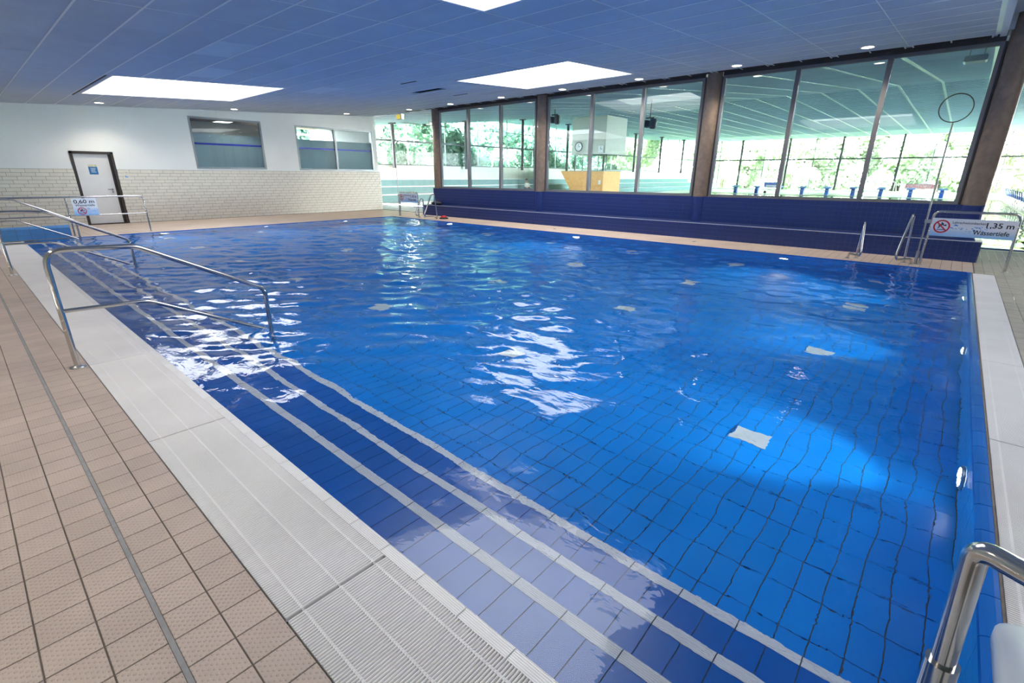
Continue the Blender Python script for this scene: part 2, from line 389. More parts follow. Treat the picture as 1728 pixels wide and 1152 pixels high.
def rect_sub(r, holes):
    out = [r]
    for (hx0, hx1, hy0, hy1) in holes:
        nxt = []
        for (x0, x1, y0, y1) in out:
            if hx1 <= x0 or hx0 >= x1 or hy1 <= y0 or hy0 >= y1: nxt.append((x0, x1, y0, y1)); continue
            if x0 < hx0: nxt.append((x0, hx0, y0, y1))
            if hx1 < x1: nxt.append((hx1, x1, y0, y1))
            a, b = max(x0, hx0), min(x1, hx1)
            if y0 < hy0: nxt.append((a, b, y0, hy0))
            if hy1 < y1: nxt.append((a, b, hy1, y1))
        out = nxt
    return [q for q in out if q[1] - q[0] > 0.02 and q[3] - q[2] > 0.02]

# ------------------------------------------------------------------ main dimensions
PX0, PX1, PY0, PY1 = -16.05, 0.40, 0.907, 11.15         # pool
YF_ = 66.2
WZ = -0.012                                              # water level
XW = -19.6                                               # tiled wall
YG = 13.0                                                # glass wall
def ceil_z(y): return 3.19 + 0.0525 * y
def pool_z(y): return -(0.60 + 0.75 * (y - 2.0) / 9.2)
STEPS = [(1.212, -0.13), (1.503, -0.27), (1.779, -0.40)]  # outer edge y, tread height

# ------------------------------------------------------------------ deck
floor = struct('floor', 'beige tiled pool deck around the pool basin', 'floor')
MB().box(-19.9, 1.0, -3.2, 0.434, -0.30, -0.004).box(-19.9, PX0, 0.434, 13.3, -0.30, -0.004) \
    .box(PX0, PX1, PY1, 13.3, -0.30, -0.004).box(0.735, 14, -3.2, 15.0, -0.30, -0.004) \
    .box(PX1, 0.735, 11.07, 15.0, -0.30, -0.004).build('slab', M_GROUT, floor)
MB().box(PX0, PX1 + 0.05, 0.434, 0.853, -0.30, -0.06).box(PX1 + 0.055, 0.735, 0.434, 11.07, -0.30, -0.06).box(PX0 - 0.02, PX1 + 0.06, 0.845, PY0 - 0.006, -0.30, -0.032).box(PX1 + 0.005, PX1 + 0.058, 0.845, 11.1, -0.30, -0.052).build('gutter_channel', M_POOLGROUT, floor)
MB().box(-26.6, 18.2, -3.5, YF_, -2.8, -2.45).box(-26.6, -26.2, -3.5, YF_, -2.45, -0.3).box(17.8, 18.2, -3.5, YF_, -2.45, -0.3).box(-26.6, 18.2, -3.5, -3.2, -2.45, -0.3).box(-26.6, 18.2, YF_ - 0.3, YF_, -2.45, -0.3).build('light_block_shell', M_ROOF, floor)  # unseen shell added to keep sky light from leaking in below
TX, TY = 0.1447, 0.15
def tile_maker(mb, c, key):
    w, d, g = key
    mb.bbox(c[0] - w / 2 + g / 2, c[0] + w / 2 - g / 2, c[1] - d / 2 + g / 2, c[1] + d / 2 - g / 2, c[2] - 0.006, c[2], 0.0012)
cells = []
rows = [(0.2905, 0.434), (0.147, 0.2905), (-0.015, 0.133)] + [(-0.015 - 0.149 * (k + 1), -0.015 - 0.149 * k) for k in range(14)]
nx = int(20.6 / TX)
for (y0, y1) in rows:
    for k in range(-8, nx - 8):
        x1 = -1.225 + 0.0 - TX * k
        cells.append((((x1 - TX / 2), (y0 + y1) / 2, 0.0), (TX, round(y1 - y0, 4), 0.005)))
split_pieces(floor, cells, 'tile', 'tile_field', M_DECK, tile_maker)
MB().box(-19.6, 1.0, 0.132, 0.148, -0.006, 0.0008).build('expansion_joint', M_JOINT, floor)
far = MB()
y = 0.434
while y < 13.0:                                          # strip of deck in front of the cream tiled wall
    for x0, x1 in ((-19.55, -18.7), (-18.7, -17.85), (-17.85, -17.0), (-17.0, PX0 - 0.002)):
        tile_maker(far, ((x0 + x1) / 2, y + 0.0725, 0), (x1 - x0, 0.145, 0.006))
    y += 0.145
x = PX0
while x < 0.40:                                          # strip of deck in front of the blue bench
    for y0, y1 in ((PY1 + 0.002, 11.6), (11.6, 12.05), (12.05, 12.5)):
        tile_maker(far, (x + 0.0725, (y0 + y1) / 2, 0), (0.145, y1 - y0, 0.006))
    x += 0.145
o = far.build('tile_field_far', M_DECK2, floor); o['kind'] = 'stuff'
gd = MB(); gx = 0.735
while gx < 6.0:                                          # ribbed grey tiles beyond the right gutter
    for k in range(67): tile_maker(gd, (gx + 0.06, 11.07 + 0.24 * 16 - 0.24 * k - 0.12, 0), (0.12, 0.24, 0.005))
    gx += 0.12
for gx in (0.495, 0.615):
    for k in range(16): tile_maker(gd, (gx + 0.06, 11.19 + 0.24 * k, 0), (0.12, 0.24, 0.005))
o = gd.build('grey_tile_field', M_DECKG, floor); o['kind'] = 'stuff'

# ------------------------------------------------------------------ pool basin
basin = struct('pool_basin', 'blue tiled swimming pool basin with three wide steps along one side', 'pool', (PX0, PY0, 0))
G = 0.004
prof = [(PY0 - 0.05, -0.02), (PY0 - G, -0.02)]
zprev = None
yy = PY0
steps_prof = [(PY0 - G, -0.02), (PY0 - G, STEPS[0][1] - G)]
for i, (ye, zt) in enumerate(STEPS):
    steps_prof.append((ye - G, zt - G))
    nz_ = STEPS[i + 1][1] if i < 2 else pool_z(ye)
    steps_prof.append((ye - G, nz_ - G))
steps_prof += [(PY1 + G, pool_z(PY1) - G), (PY1 + G, -0.02)]
shell = MB(); n = len(steps_prof)
shell.add([(PX0 - G, a, b) for a, b in steps_prof] + [(PX1 + G, a, b) for a, b in steps_prof], [(i, i + 1, i + 1 + n, i + n) for i in range(n - 1)])
for xx in (PX0 - G, PX1 + G):
    shell.add([(xx, a, b) for a, b in steps_prof] + [(xx, PY0 - G, -1.5), (xx, PY1 + G, -1.5)], [tuple(range(n))])
shell.build('basin_shell', M_POOLGROUT, basin)
LX = PX1 - PX0
# steps: tread tiles, white nosing tiles
tread = []; ys = PY0
for i, (ye, zt) in enumerate(STEPS):
    y1 = ye - 0.055
    for k in range(138):
        xe1, xe0 = min(0.426 - 0.12 * k, PX1), max(0.426 - 0.12 * (k + 1), PX0)
        if xe1 - xe0 > 0.02: tread.append((((xe0 + xe1) / 2, (ys + y1) / 2, zt), (round(xe1 - xe0, 4), round(y1 - ys, 4), 0.004)))
    ys = ye
def pool_tile(mb, c, key):
    w, d, g = key
    mb.box(c[0] - w / 2 + g / 2, c[0] + w / 2 - g / 2, c[1] - d / 2 + g / 2, c[1] + d / 2 - g / 2, c[2] - 0.006, c[2])
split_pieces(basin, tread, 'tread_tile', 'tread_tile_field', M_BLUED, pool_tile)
nm = {}
def nosing_mesh(name, m, w=0.055):
    mb = MB(); h = 0.12 - 0.0025
    pr = [(-w / 2, -0.012), (-w / 2, 0.0)]
    for q in range(6):
        t = -w / 2 + w * (q + 0.5) / 6.5; pr += [(t, 0.0), (t + 0.0015, -0.0015), (t + 0.003, 0.0)]
    pr += [(w / 2 - 0.006, 0.0), (w / 2 - 0.002, -0.003), (w / 2, -0.008), (w / 2, -0.03)]
    n2 = len(pr); v = [(-h, a, b) for a, b in pr] + [(h, a, b) for a, b in pr]
    mb.add(v, [(i, i + 1, i + 1 + n2, i + n2) for i in range(n2 - 1)] + [tuple(range(n2)), tuple(range(n2, 2 * n2))])
    me = mb.mesh(name); me.materials.append(m); return me
NM = nosing_mesh('nosing_tile', M_WTILE); EM = nosing_mesh('edge_tile', M_WTILE)
k = 0
while PX1 - 0.014 - 0.24 * (k + 1) > PX0:
    cx = -0.774 + 0.24 * 5 - 0.12 - 0.24 * k
    if cx + 0.12 < PX1 + 0.001:
        inst('edge_tile', EM, (cx, 0.8795, 0.0), basin)
        for (ye, zt) in STEPS: inst('nosing_tile', NM, (cx, ye - 0.0275, zt), basin)
    k += 1
# risers
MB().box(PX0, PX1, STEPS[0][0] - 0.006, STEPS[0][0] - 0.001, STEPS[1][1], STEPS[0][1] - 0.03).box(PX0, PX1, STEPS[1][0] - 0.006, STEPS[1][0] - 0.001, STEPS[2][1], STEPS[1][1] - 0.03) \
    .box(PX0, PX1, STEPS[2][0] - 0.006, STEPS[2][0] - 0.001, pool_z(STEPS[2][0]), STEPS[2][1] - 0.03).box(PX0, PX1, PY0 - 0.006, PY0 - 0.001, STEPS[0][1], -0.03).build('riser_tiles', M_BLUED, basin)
# floor tiles
INLETS = [(-0.76 - 2.405 * i, 3.57 + 2.36 * j) for i in range(7) for j in range(4)]
slope = -0.75 / 9.2
def floor_tile(mb, c, key):
    w, d, g = key; x0, x1, y0, y1 = c[0] - w / 2 + g / 2, c[0] + w / 2 - g / 2, c[1] - d / 2 + g / 2, c[1] + d / 2 - g / 2
    a, b = c[2] + slope * (y0 - c[1]), c[2] + slope * (y1 - c[1]); t = 0.006
    mb.add([(x0, y0, a - t), (x1, y0, a - t), (x1, y1, b - t), (x0, y1, b - t), (x0, y0, a), (x1, y0, a), (x1, y1, b), (x0, y1, b)],
           [(4, 5, 6, 7), (0, 1, 5, 4), (1, 2, 6, 5), (2, 3, 7, 6), (3, 0, 4, 7)])
ft = []; j = 0
y = STEPS[2][0]
ylist = [(STEPS[2][0], 1.99)] + [(1.99 + 0.236 * q, 1.99 + 0.236 * (q + 1)) for q in range(38)] + [(1.99 + 0.236 * 38, PY1)]
for (y0, y1) in ylist:
    for k in range(138):
        xe1, xe0 = min(0.426 - 0.12 * k, PX1), max(0.426 - 0.12 * (k + 1), PX0); cyy = (y0 + y1) / 2
        if xe1 - xe0 > 0.02: ft.append((((xe0 + xe1) / 2, cyy, pool_z(cyy)), (round(xe1 - xe0, 4), round(y1 - y0, 4), 0.0055)))
split_pieces(basin, ft, 'floor_tile', 'floor_tile_field', M_BLUE, floor_tile)
im = MB(); im.bbox(-0.122, 0.122, -0.112, 0.112, -0.004, 0.006, 0.003)
for q in range(7): im.box(-0.08, 0.08, -0.075 + q * 0.024, -0.066 + q * 0.024, 0.006, 0.0075)
IM = im.mesh('inlet_cover'); IM.materials.append(M_INLET)
for (ix, iy) in INLETS:
    inst('inlet_cover', IM, (ix, iy, pool_z(iy) + 0.001), basin, (math.atan(slope), 0, 0))
# wall tiles below water: long sides
wt = []
def wall_tile_y(mb, c, key):      # on the wall y = PY1, facing the pool
    mb.box(c[0] - 0.12 + 0.003, c[0] + 0.12 - 0.003, PY1 - 0.006 if c[1] > 5 else -0.006, PY1 if c[1] > 5 else 0.0, c[2] - 0.06 + 0.003, c[2] + 0.06 - 0.003)
def wall_tile_g(mb, c, key):
    ax, z0, z1, L = key
    if ax == 'y': mb.box(c[0] - L / 2 + 0.003, c[0] + L / 2 - 0.003, c[1] - 0.003, c[1] + 0.003, c[2] + z0, c[2] + z1)
    else: mb.box(c[0] - 0.003, c[0] + 0.003, c[1] - L / 2 + 0.003, c[1] + L / 2 - 0.003, c[2] + z0, c[2] + z1)
for r_ in range(11):
    zc = -0.05 - 0.12 * r_ - 0.06
    for k in range(69):
        cx = PX1 - 0.12 - 0.24 * k
        if cx > PX0: wt.append(((cx, PY1, zc), ('y', -0.057, 0.057, 0.24)))
    for sx in (PX0, PX1):
        for k in range(43):
            yc = PY1 - 0.12 - 0.24 * k
            if yc > PY0 + 0.1 and zc - 0.06 > pool_z(max(yc, 1.8)) - 0.02:
                wt.append(((sx, yc, zc), ('x', -0.057, 0.057, 0.24)))
split_pieces(basin, wt, 'wall_tile', 'wall_tile_field', M_BLUEW, wall_tile_g)
# rounded blue coping along the right and far sides
cp = MB(); prc = [(0.0, -0.05), (-0.008, -0.03), (-0.004, -0.012), (0.012, -0.003), (0.04, 0.0), (0.056, 0.0), (0.056, -0.05)]
def coping(length, axis):
    mb = MB(); n3 = len(prc); h = length / 2 - 0.002
    if axis == 'y': v = [(a, -h, b) for a, b in prc] + [(a, h, b) for a, b in prc]
    else: v = [(-h, a, b) for a, b in prc] + [(h, a, b) for a, b in prc]
    mb.add(v, [(i, i + 1, i + 1 + n3, i + n3) for i in range(n3 - 1)] + [tuple(range(n3)), tuple(range(n3, 2 * n3))]); return mb
CM = coping(0.24, 'y').mesh('coping_tile'); CM.materials.append(M_BLUED)
for k in range(42): inst('coping_tile', CM, (PX1, 11.03 - 0.24 * k, 0.0), basin)
MB().box(PX1 + 0.057, PX1 + 0.066, 0.86, 11.1, -0.06, 0.001).build('coping_joint', M_GROUT, basin)
MB().box(PX0, PX1 + 0.05, PY1 - 0.004, PY1 + 0.004, -0.05, -0.002).build('edge_strip', M_BLUED, basin)
MB().box(PX0 - 0.004, PX0 + 0.004, 1.8, PY1, -0.05, -0.002).build('edge_strip', M_BLUED, basin)

# ------------------------------------------------------------------ water
def wave_field(X, Y):
    r2 = np.random.default_rng(3); Hh = np.zeros_like(X)
    near = np.exp(-(((X + 1.0) / 3.2) ** 2 + ((Y - 1.2) / 1.2) ** 2))          # calm corner over the near steps
    calm_r = 1 / (1 + np.exp(-(X + 3.0) / 0.9)) * 1 / (1 + np.exp((Y - 6.0) / 1.2))
    amp = 0.042 + 0.040 / (1 + np.exp((X + 4.0) / 1.0)) + 0.012 / (1 + np.exp(-(Y - 6.0) / 0.8))
    amp = amp * (1 - 0.40 * near) * (1 - 0.25 * calm_r)
    ripple = np.exp(-(((X + 3.6) / 1.1) ** 2 + ((Y - 3.6) / 0.9) ** 2))        # churned patch in the middle
    amp = amp + 0.055 * ripple
    edge = np.minimum.reduce([X - PX0, PX1 - X, Y - PY0, PY1 - Y]); amp = amp * np.clip(edge / 0.25, 0.15, 1)
    lam = [0.16, 0.19, 0.23, 0.27, 0.31, 0.36, 0.42, 0.5, 0.6, 0.75, 0.95, 1.3]
    wgt = [0.35, 0.45, 0.6, 0.75, 0.9, 1.0, 1.0, 0.95, 0.8, 0.6, 0.45, 0.35]
    tot = math.sqrt(sum(w * w for w in wgt) * 3 / 2)
    for L, w in zip(lam, wgt):
        for q in range(3):
            a = r2.normal(1.9, 0.75); ph = r2.uniform(0, 2 * PI); kk = 2 * PI / L
            wob = 0.35 * np.sin(X * r2.uniform(0.6, 2.2) + Y * r2.uniform(0.6, 2.2) + ph)
            Hh += (w / tot) / kk * np.sin(kk * (X * math.cos(a) + Y * math.sin(a)) + ph + 3 * wob)
    return Hh * amp
def axis_pts(segs):
    out = []
    for a, b, st in segs: out += list(np.arange(a, b - 1e-6, st))
    out.append(segs[-1][1]); return np.array(out)
xs = axis_pts([(PX0, -10, 0.06), (-10, -5, 0.04), (-5, PX1, 0.026)]); ysw = axis_pts([(PY0, 5.0, 0.026), (5.0, 8, 0.04), (8, PY1, 0.05)])
X, Y = np.meshgrid(xs, ysw); Z = WZ + wave_field(X, Y)
me = bpy.data.meshes.new('pool_water'); nx_, ny_ = len(xs), len(ysw)
V = np.stack([X.ravel(), Y.ravel(), Z.ravel()], 1)
idx = np.arange(nx_ * ny_).reshape(ny_, nx_)
F = np.stack([idx[:-1, :-1].ravel(), idx[:-1, 1:].ravel(), idx[1:, 1:].ravel(), idx[1:, :-1].ravel()], 1)
me.vertices.add(len(V)); me.vertices.foreach_set('co', V.ravel()); me.loops.add(F.size); me.loops.foreach_set('vertex_index', F.ravel().astype(np.int32))
me.polygons.add(len(F)); me.polygons.foreach_set('loop_start', np.arange(0, F.size, 4, dtype=np.int32)); me.polygons.foreach_set('loop_total', np.full(len(F), 4, dtype=np.int32))
me.polygons.foreach_set('use_smooth', np.ones(len(F), dtype=bool)); me.update(); me.validate(); me.materials.append(M_WATER)
wo = bpy.data.objects.new('pool_water', me); col.objects.link(wo)
tag(wo, 'clear rippling water filling the blue tiled teaching pool', 'water', kind='stuff')

# ------------------------------------------------------------------ gutter gratings
def grating_mesh(length, width, pitch=0.0125):
    mb = MB(); n = int(length / pitch); h = 0.0042
    for i in range(n):
        c = -length / 2 + pitch * (i + 0.5)
        pr = [(-h, -0.02), (-h, -0.004), (-h * 0.5, 0.0), (h * 0.5, 0.0), (h, -0.004), (h, -0.02)]
        v = [(c + a, -width / 2, b) for a, b in pr] + [(c + a, width / 2, b) for a, b in pr]
        mb.add(v, [(k, k + 1, k + 7, k + 6) for k in range(5)] + [(0, 1, 2, 3, 4, 5), (6, 7, 8, 9, 10, 11)])
    return mb
GL, GW = 1.8, 0.413
RM = grating_mesh(GL - 0.008, GW).mesh('ribs'); RM.materials.append(M_PVC)
def rods(width, length, offs):
    mb = MB()
    for q in offs:
        mb.box(-length / 2, length / 2, q - 0.004, q + 0.004, -0.016, -0.006)
        nn = int(length / 0.0125)
        for i in range(nn):
            c = -length / 2 + 0.0125 * (i + 0.5); mb.box(c - 0.0063, c + 0.0063, q - 0.005, q + 0.005, -0.008, -0.0015)
    return mb
DM = rods(GW, GL - 0.008, (-0.145, 0.0, 0.155)).mesh('tie_rods'); DM.materials.append(M_PVC)
for k in range(9):
    x1 = 0.347 - GL * k; x0 = max(x1 - GL, PX0)
    t = thing('grating_panel', 'white ribbed grating panel along the pool steps, %s from the low blue wall' % ORD[8 - k], 'grating', ((x0 + x1) / 2, 0.645, 0), 'overflow gratings along the steps')
    if k == 8: t.scale = ((x1 - x0) / GL, 1, 1)
    a = inst('ribs', RM, t.location, t); a['kind'] = 'stuff'
    inst('tie_rods', DM, t.location, t)
GW2 = 0.262
RM2 = grating_mesh(GL - 0.008, GW2).mesh('ribs'); RM2.materials.append(M_PVC)
DM2 = rods(GW2, GL - 0.008, (-0.08, 0.09)).mesh('tie_rods'); DM2.materials.append(M_PVC)
for k in range(6):
    t = thing('grating_panel', 'narrow white ribbed grating panel by the grey deck, %s from the big depth sign' % ORD[k], 'grating', (0.601, 11.07 - GL * (k + 0.5), 0), 'overflow gratings along the pool side')
    t.rotation_euler = (0, 0, PI / 2)
    for nm_, me_ in (('ribs', RM2), ('tie_rods', DM2)):
        o = bpy.data.objects.new(nm_, me_); col.objects.link(o); o.parent = t
        if nm_ == 'ribs': o['kind'] = 'stuff'

# ------------------------------------------------------------------ left wall of cream tiles and plaster
wall = struct('wall_left', 'white plastered wall with a high dado of cream tiles', 'wall', (XW, 0, 0))
wb = MB()
for (y0, y1, z0, z1) in ((-3.2, 2.63, 0, 4.15), (2.63, 3.65, 2.1, 4.15), (3.65, 5.87, 0, 4.15), (5.87, 8.2, 0, 1.66), (5.87, 8.2, 3.31, 4.15), (8.2, 9.46, 0, 4.15),
                         (9.46, 12.85, 0, 1.65), (9.46, 12.85, 3.28, 4.15), (12.85, 13.06, 0, 4.15)):
    wb.box(XW - 0.28, XW, y0, y1, z0, z1)
wb.build('plaster', M_PLASTER, wall)
MB().box(XW, XW + 0.022, -3.2, 2.63, 0, 1.61).box(XW, XW + 0.022, 3.65, 13.13, 0, 1.61).box(XW - 0.28, XW, 13.06, 13.13, 0, 1.61).build('grout_bed', M_LGROUT, wall)
br = []; cw, ch = 0.296, 0.1
for r_ in range(16):
    off = (r_ % 3) * cw / 3 + 0.05; y = -3.2 - cw + off
    while y < 13.13:
        for (a, b) in ((-3.2, 2.63), (3.65, 13.13)):
            y0, y1 = max(y, a), min(y + cw, b)
            if y1 - y0 > 0.03: br.append(((XW + 0.022, (y0 + y1) / 2, 0.055 + ch * r_), (round(y1 - y0, 3),)))
        y += cw
def brick(mb, c, key):
    L = key[0]; mb.box(c[0] - 0.004, c[0] + 0.008, c[1] - L / 2 + 0.004, c[1] + L / 2 - 0.004, c[2] - 0.046, c[2] + 0.046)
split_pieces(wall, br, 'brick', 'brick_field', M_BRICK, brick)
# door
door = struct('door_1', 'white door in a dark brown frame with a blue notice', 'door', (XW, 3.14, 0))
MB().box(XW - 0.05, XW + 0.03, 2.63, 2.70, 0, 2.11).box(XW - 0.05, XW + 0.03, 3.58, 3.65, 0, 2.11).box(XW - 0.05, XW + 0.03, 2.63, 3.65, 2.04, 2.11).box(XW - 0.05, XW + 0.02, 2.63, 3.65, 0.0, 0.03).build('door_frame', M_BROWN, door)
MB().box(XW - 0.18, XW - 0.05, 3.52, 3.58, 0, 2.04).build('door_reveal', M_BROWN, door)
leaf = MB().box(XW - 0.10, XW - 0.05, 2.70, 3.52, 0.03, 2.04).build('door_leaf', M_DOOR, door)
MB().tube([(XW - 0.05, 3.44, 1.03), (XW + 0.005, 3.44, 1.03), (XW + 0.005, 3.32, 1.03)], 0.011, 8).lathe((XW - 0.048, 3.44, 1.03), [(0.026, 0), (0.026, 0.008)], 14, 'x').build('door_handle', M_DSTEEL, leaf)
MB().lathe((XW - 0.048, 3.44, 0.95), [(0.022, 0), (0.022, 0.008)], 14, 'x').build('lock_cylinder', M_DSTEEL, leaf)
ds = thing('notice', 'blue paper notice with white lines of text on the white door', 'sign', (XW - 0.049, 3.10, 1.6))
MB().box(XW - 0.05, XW - 0.046, 2.99, 3.20, 1.46, 1.68).build('notice_sheet', M_DOORSIGN, ds)
MB().box(XW - 0.05, XW - 0.046, 2.99, 3.20, 1.68, 1.745).build('notice_header', mat('notice_header_cream', (0.62, 0.62, 0.45), 0.5, var=0.3, vscale=14), ds)
nl = MB()
for q in range(4): nl.box(XW - 0.047, XW - 0.0455, 3.035 + 0.01 * (q % 2), 3.16 - 0.012 * (q % 3), 1.63 - 0.035 * q, 1.64 - 0.035 * q)
nl.build('notice_lines', M_WHITE, ds)
sm_ = thing('wall_sticker', 'small clear sticker with a blue figure beside the door frame', 'sticker', (XW + 0.03, 3.86, 1.45))
MB().box(XW + 0.03, XW + 0.032, 3.80, 3.92, 1.35, 1.57).build('sticker_sheet', M_BRICK, sm_)
MB().box(XW + 0.032, XW + 0.033, 3.84, 3.90, 1.50, 1.53).build('sticker_lines', M_DSTEEL, sm_)
MB().prism([(3.82, 1.38), (3.90, 1.38), (3.90, 1.40), (3.85, 1.41), (3.84, 1.44), (3.82, 1.42)], 'x', XW + 0.032, XW + 0.033).build('sticker_figure', M_SPLASH, sm_)
# inner windows
def inner_window(name, label, y0, y1, z0, z1, mull):
    w = struct(name, label, 'window', (XW, (y0 + y1) / 2, z0))
    f = 0.06
    MB().box(XW - 0.12, XW + 0.012, y0, y1, z0, z0 + f).box(XW - 0.12, XW + 0.012, y0, y1, z1 - f, z1).box(XW - 0.12, XW + 0.012, y0, y0 + f, z0 + f, z1 - f).box(XW - 0.12, XW + 0.012, y1 - f, y1, z0 + f, z1 - f).build('window_frame', M_WFRAME, w)
    edges = [y0 + f] + [m_ for m_ in mull] + [y1 - f]
    for m_ in mull: MB().box(XW - 0.12, XW + 0.008, m_ - 0.04, m_ + 0.04, z0 + f, z1 - f).build('mullion', M_WFRAME, w)
    for a, b in zip(edges[:-1], edges[1:]):
        a += 0.04 if a in mull else 0; b -= 0.04 if b in mull else 0
        p = MB().box(XW - 0.06, XW - 0.05, a, b, z0 + f, z1 - f).build('pane', M_GLASS, w)
        MB().box(XW - 0.068, XW - 0.062, a, b, z0 + f, 2.79).build('frosted_film', M_FROST, p)
        MB().box(XW - 0.0495, XW - 0.0475, a, b, 2.44, 2.50).build('film_stripe', M_STRIPE, p)
inner_window('window_4', 'grey framed inner window with frosted film and a blue stripe, single pane', 5.87, 8.2, 1.66, 3.31, [])
inner_window('window_5', 'grey framed inner window with frosted film and a blue stripe, two panes', 9.46, 12.85, 1.65, 3.28, [11.11])
# room behind those windows
off = struct('wall_office', 'room behind the inner windows with brown ceiling', 'room', (-22.5, 9, 0))
MB().box(-25.2, -25.0, 3.6, 10.4, 0, 3.7).box(-25.2, -25.0, 10.4, 12.9, 0, 2.75).box(-25.2, XW - 0.28, 12.9, 13.05, 0, 3.7).box(-25.0, XW - 0.28, 3.4, 3.6, 0, 3.7).build('office_wall', M_OFFW, off)
MB().box(-25.2, XW - 0.28, 3.4, 13.0, 3.62, 3.72).build('office_ceiling', M_OFFC, off)
MB().box(-25.2, XW - 0.28, 3.4, 13.0, -0.1, 0.0).build('office_floor', M_OFFW, off)
for i, (ax, ay) in enumerate(((-20.6, 6.0), (-22.8, 7.6), (-21.4, 9.2), (-23.2, 10.6), (-21.0, 11.6), (-24.3, 8.6))):
    t = thing('ceiling_panel_lamp', 'glowing square ceiling lamp in the room behind the inner windows', 'lamp', (ax, ay, 3.62), 'office ceiling lamps')
    MB().box(ax - 0.32, ax + 0.32, ay - 0.32, ay + 0.32, 3.60, 3.625).build('lamp_rim', M_WHITE, t)
    MB().box(ax - 0.29, ax + 0.29, ay - 0.29, ay + 0.29, 3.594, 3.60).build('lamp_lens', M_OLENS, t)

# ------------------------------------------------------------------ other walls closing the room behind the camera
wr = struct('wall_rear', 'plain white wall on the deck side of the steps', 'wall', (-9, -3.2, 0))
MB().box(-19.9, 18.2, -3.4, -3.2, 0, 5.9).build('plaster', M_PLASTER, wr)

# ------------------------------------------------------------------ ceiling
SKY = [(-16.42, -13.05, 2.745, 6.155), (-9.63, -6.37, 8.81, 11.42), (-4.94, -1.68, 2.40, 5.01)]
ceil = struct('ceiling', 'sloping suspended ceiling of grey blue rectangular panels', 'ceiling', (-10, 6, 3.5))
ang = math.atan(0.0525)
CW, CH = 1.226, 0.598
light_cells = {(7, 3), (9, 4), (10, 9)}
holes = [(a - 0.03, b + 0.03, c - 0.03, d + 0.03) for a, b, c, d in SKY] + [(-12.1, -10.95, 9.34, 9.64)]
pcache = {}
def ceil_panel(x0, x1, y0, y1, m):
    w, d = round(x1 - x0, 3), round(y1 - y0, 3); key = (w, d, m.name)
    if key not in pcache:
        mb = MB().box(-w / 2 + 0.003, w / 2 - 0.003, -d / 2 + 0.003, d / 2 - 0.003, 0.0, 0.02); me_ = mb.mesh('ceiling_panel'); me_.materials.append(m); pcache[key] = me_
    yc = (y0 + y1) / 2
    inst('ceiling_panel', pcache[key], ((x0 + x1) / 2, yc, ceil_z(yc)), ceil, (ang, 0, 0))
count = 0
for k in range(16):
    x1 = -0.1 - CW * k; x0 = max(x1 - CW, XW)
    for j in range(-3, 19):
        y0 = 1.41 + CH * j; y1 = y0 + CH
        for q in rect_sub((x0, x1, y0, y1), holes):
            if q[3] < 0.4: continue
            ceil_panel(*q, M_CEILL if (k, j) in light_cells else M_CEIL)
for j in range(-2, 20):
    y = 1.41 + CH * j; mb = MB()
    for q in rect_sub((XW, -0.1, y - 0.01, y + 0.01), [(a - 0.05, b + 0.05, c - 0.05, d + 0.05) for a, b, c, d in SKY]) or []:
        pass
    segs = [(XW, -0.1)]
    for a, b, c, d in SKY:
        if c - 0.03 < y < d + 0.03:
            segs = [s2 for s1 in segs for s2 in ((s1[0], min(s1[1], a - 0.03)), (max(s1[0], b + 0.03), s1[1])) if s2[1] - s2[0] > 0.05]
    for s0, s1 in segs: mb.box(s0, s1, y - 0.011, y + 0.011, ceil_z(y) - 0.004, ceil_z(y) + 0.012)
    mb.build('ceiling_rail', M_RAIL, ceil)
for k in range(0, 7):  # white cross rails only where joints glint, so the glint is built in
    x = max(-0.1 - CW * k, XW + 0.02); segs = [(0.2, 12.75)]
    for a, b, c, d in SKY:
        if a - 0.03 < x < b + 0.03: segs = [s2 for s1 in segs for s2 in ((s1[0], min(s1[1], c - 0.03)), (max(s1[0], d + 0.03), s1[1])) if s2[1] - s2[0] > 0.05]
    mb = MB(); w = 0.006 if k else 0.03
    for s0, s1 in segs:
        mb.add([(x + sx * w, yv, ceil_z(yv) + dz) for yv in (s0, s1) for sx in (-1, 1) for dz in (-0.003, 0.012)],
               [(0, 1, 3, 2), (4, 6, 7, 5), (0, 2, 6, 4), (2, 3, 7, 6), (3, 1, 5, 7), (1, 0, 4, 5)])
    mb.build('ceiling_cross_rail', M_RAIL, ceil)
for (x0, x1, y0, y1) in ((-10.85, -10.25, 8.04, 8.09), (-12.0, -11.4, 10.80, 10.85), (-16.9, -13.1, 2.615, 2.655)):
    zc = ceil_z((y0 + y1) / 2); MB().box(x0, x1, y0, y1, zc - 0.006, zc + 0.01).build('panel_gap_shade', M_DARK, ceil)  # flat dark strips stand in for the shade inside open panel gaps
# roof deck above the panels, open over the skylights
rf = MB()
for q in rect_sub((-19.9, 0.0, -3.2, 13.0), [(a - 0.04, b + 0.04, c - 0.04, d + 0.04) for a, b, c, d in SKY]):
    (x0, x1, y0, y1) = q
    rf.add([(x0, y0, ceil_z(y0) + 0.06), (x1, y0, ceil_z(y0) + 0.06), (x1, y1, ceil_z(y1) + 0.06), (x0, y1, ceil_z(y1) + 0.06),
            (x0, y0, ceil_z(y0) + 0.3), (x1, y0, ceil_z(y0) + 0.3), (x1, y1, ceil_z(y1) + 0.3), (x0, y1, ceil_z(y1) + 0.3)],
           [(0, 3, 2, 1), (4, 5, 6, 7), (0, 1, 5, 4), (1, 2, 6, 5), (2, 3, 7, 6), (3, 0, 4, 7)])
rf.build('roof_deck', M_DARK, ceil)
sky_names = ['square white skylight near the cream tiled wall', 'square white skylight near the glass wall', 'square white skylight over the near end of the pool']
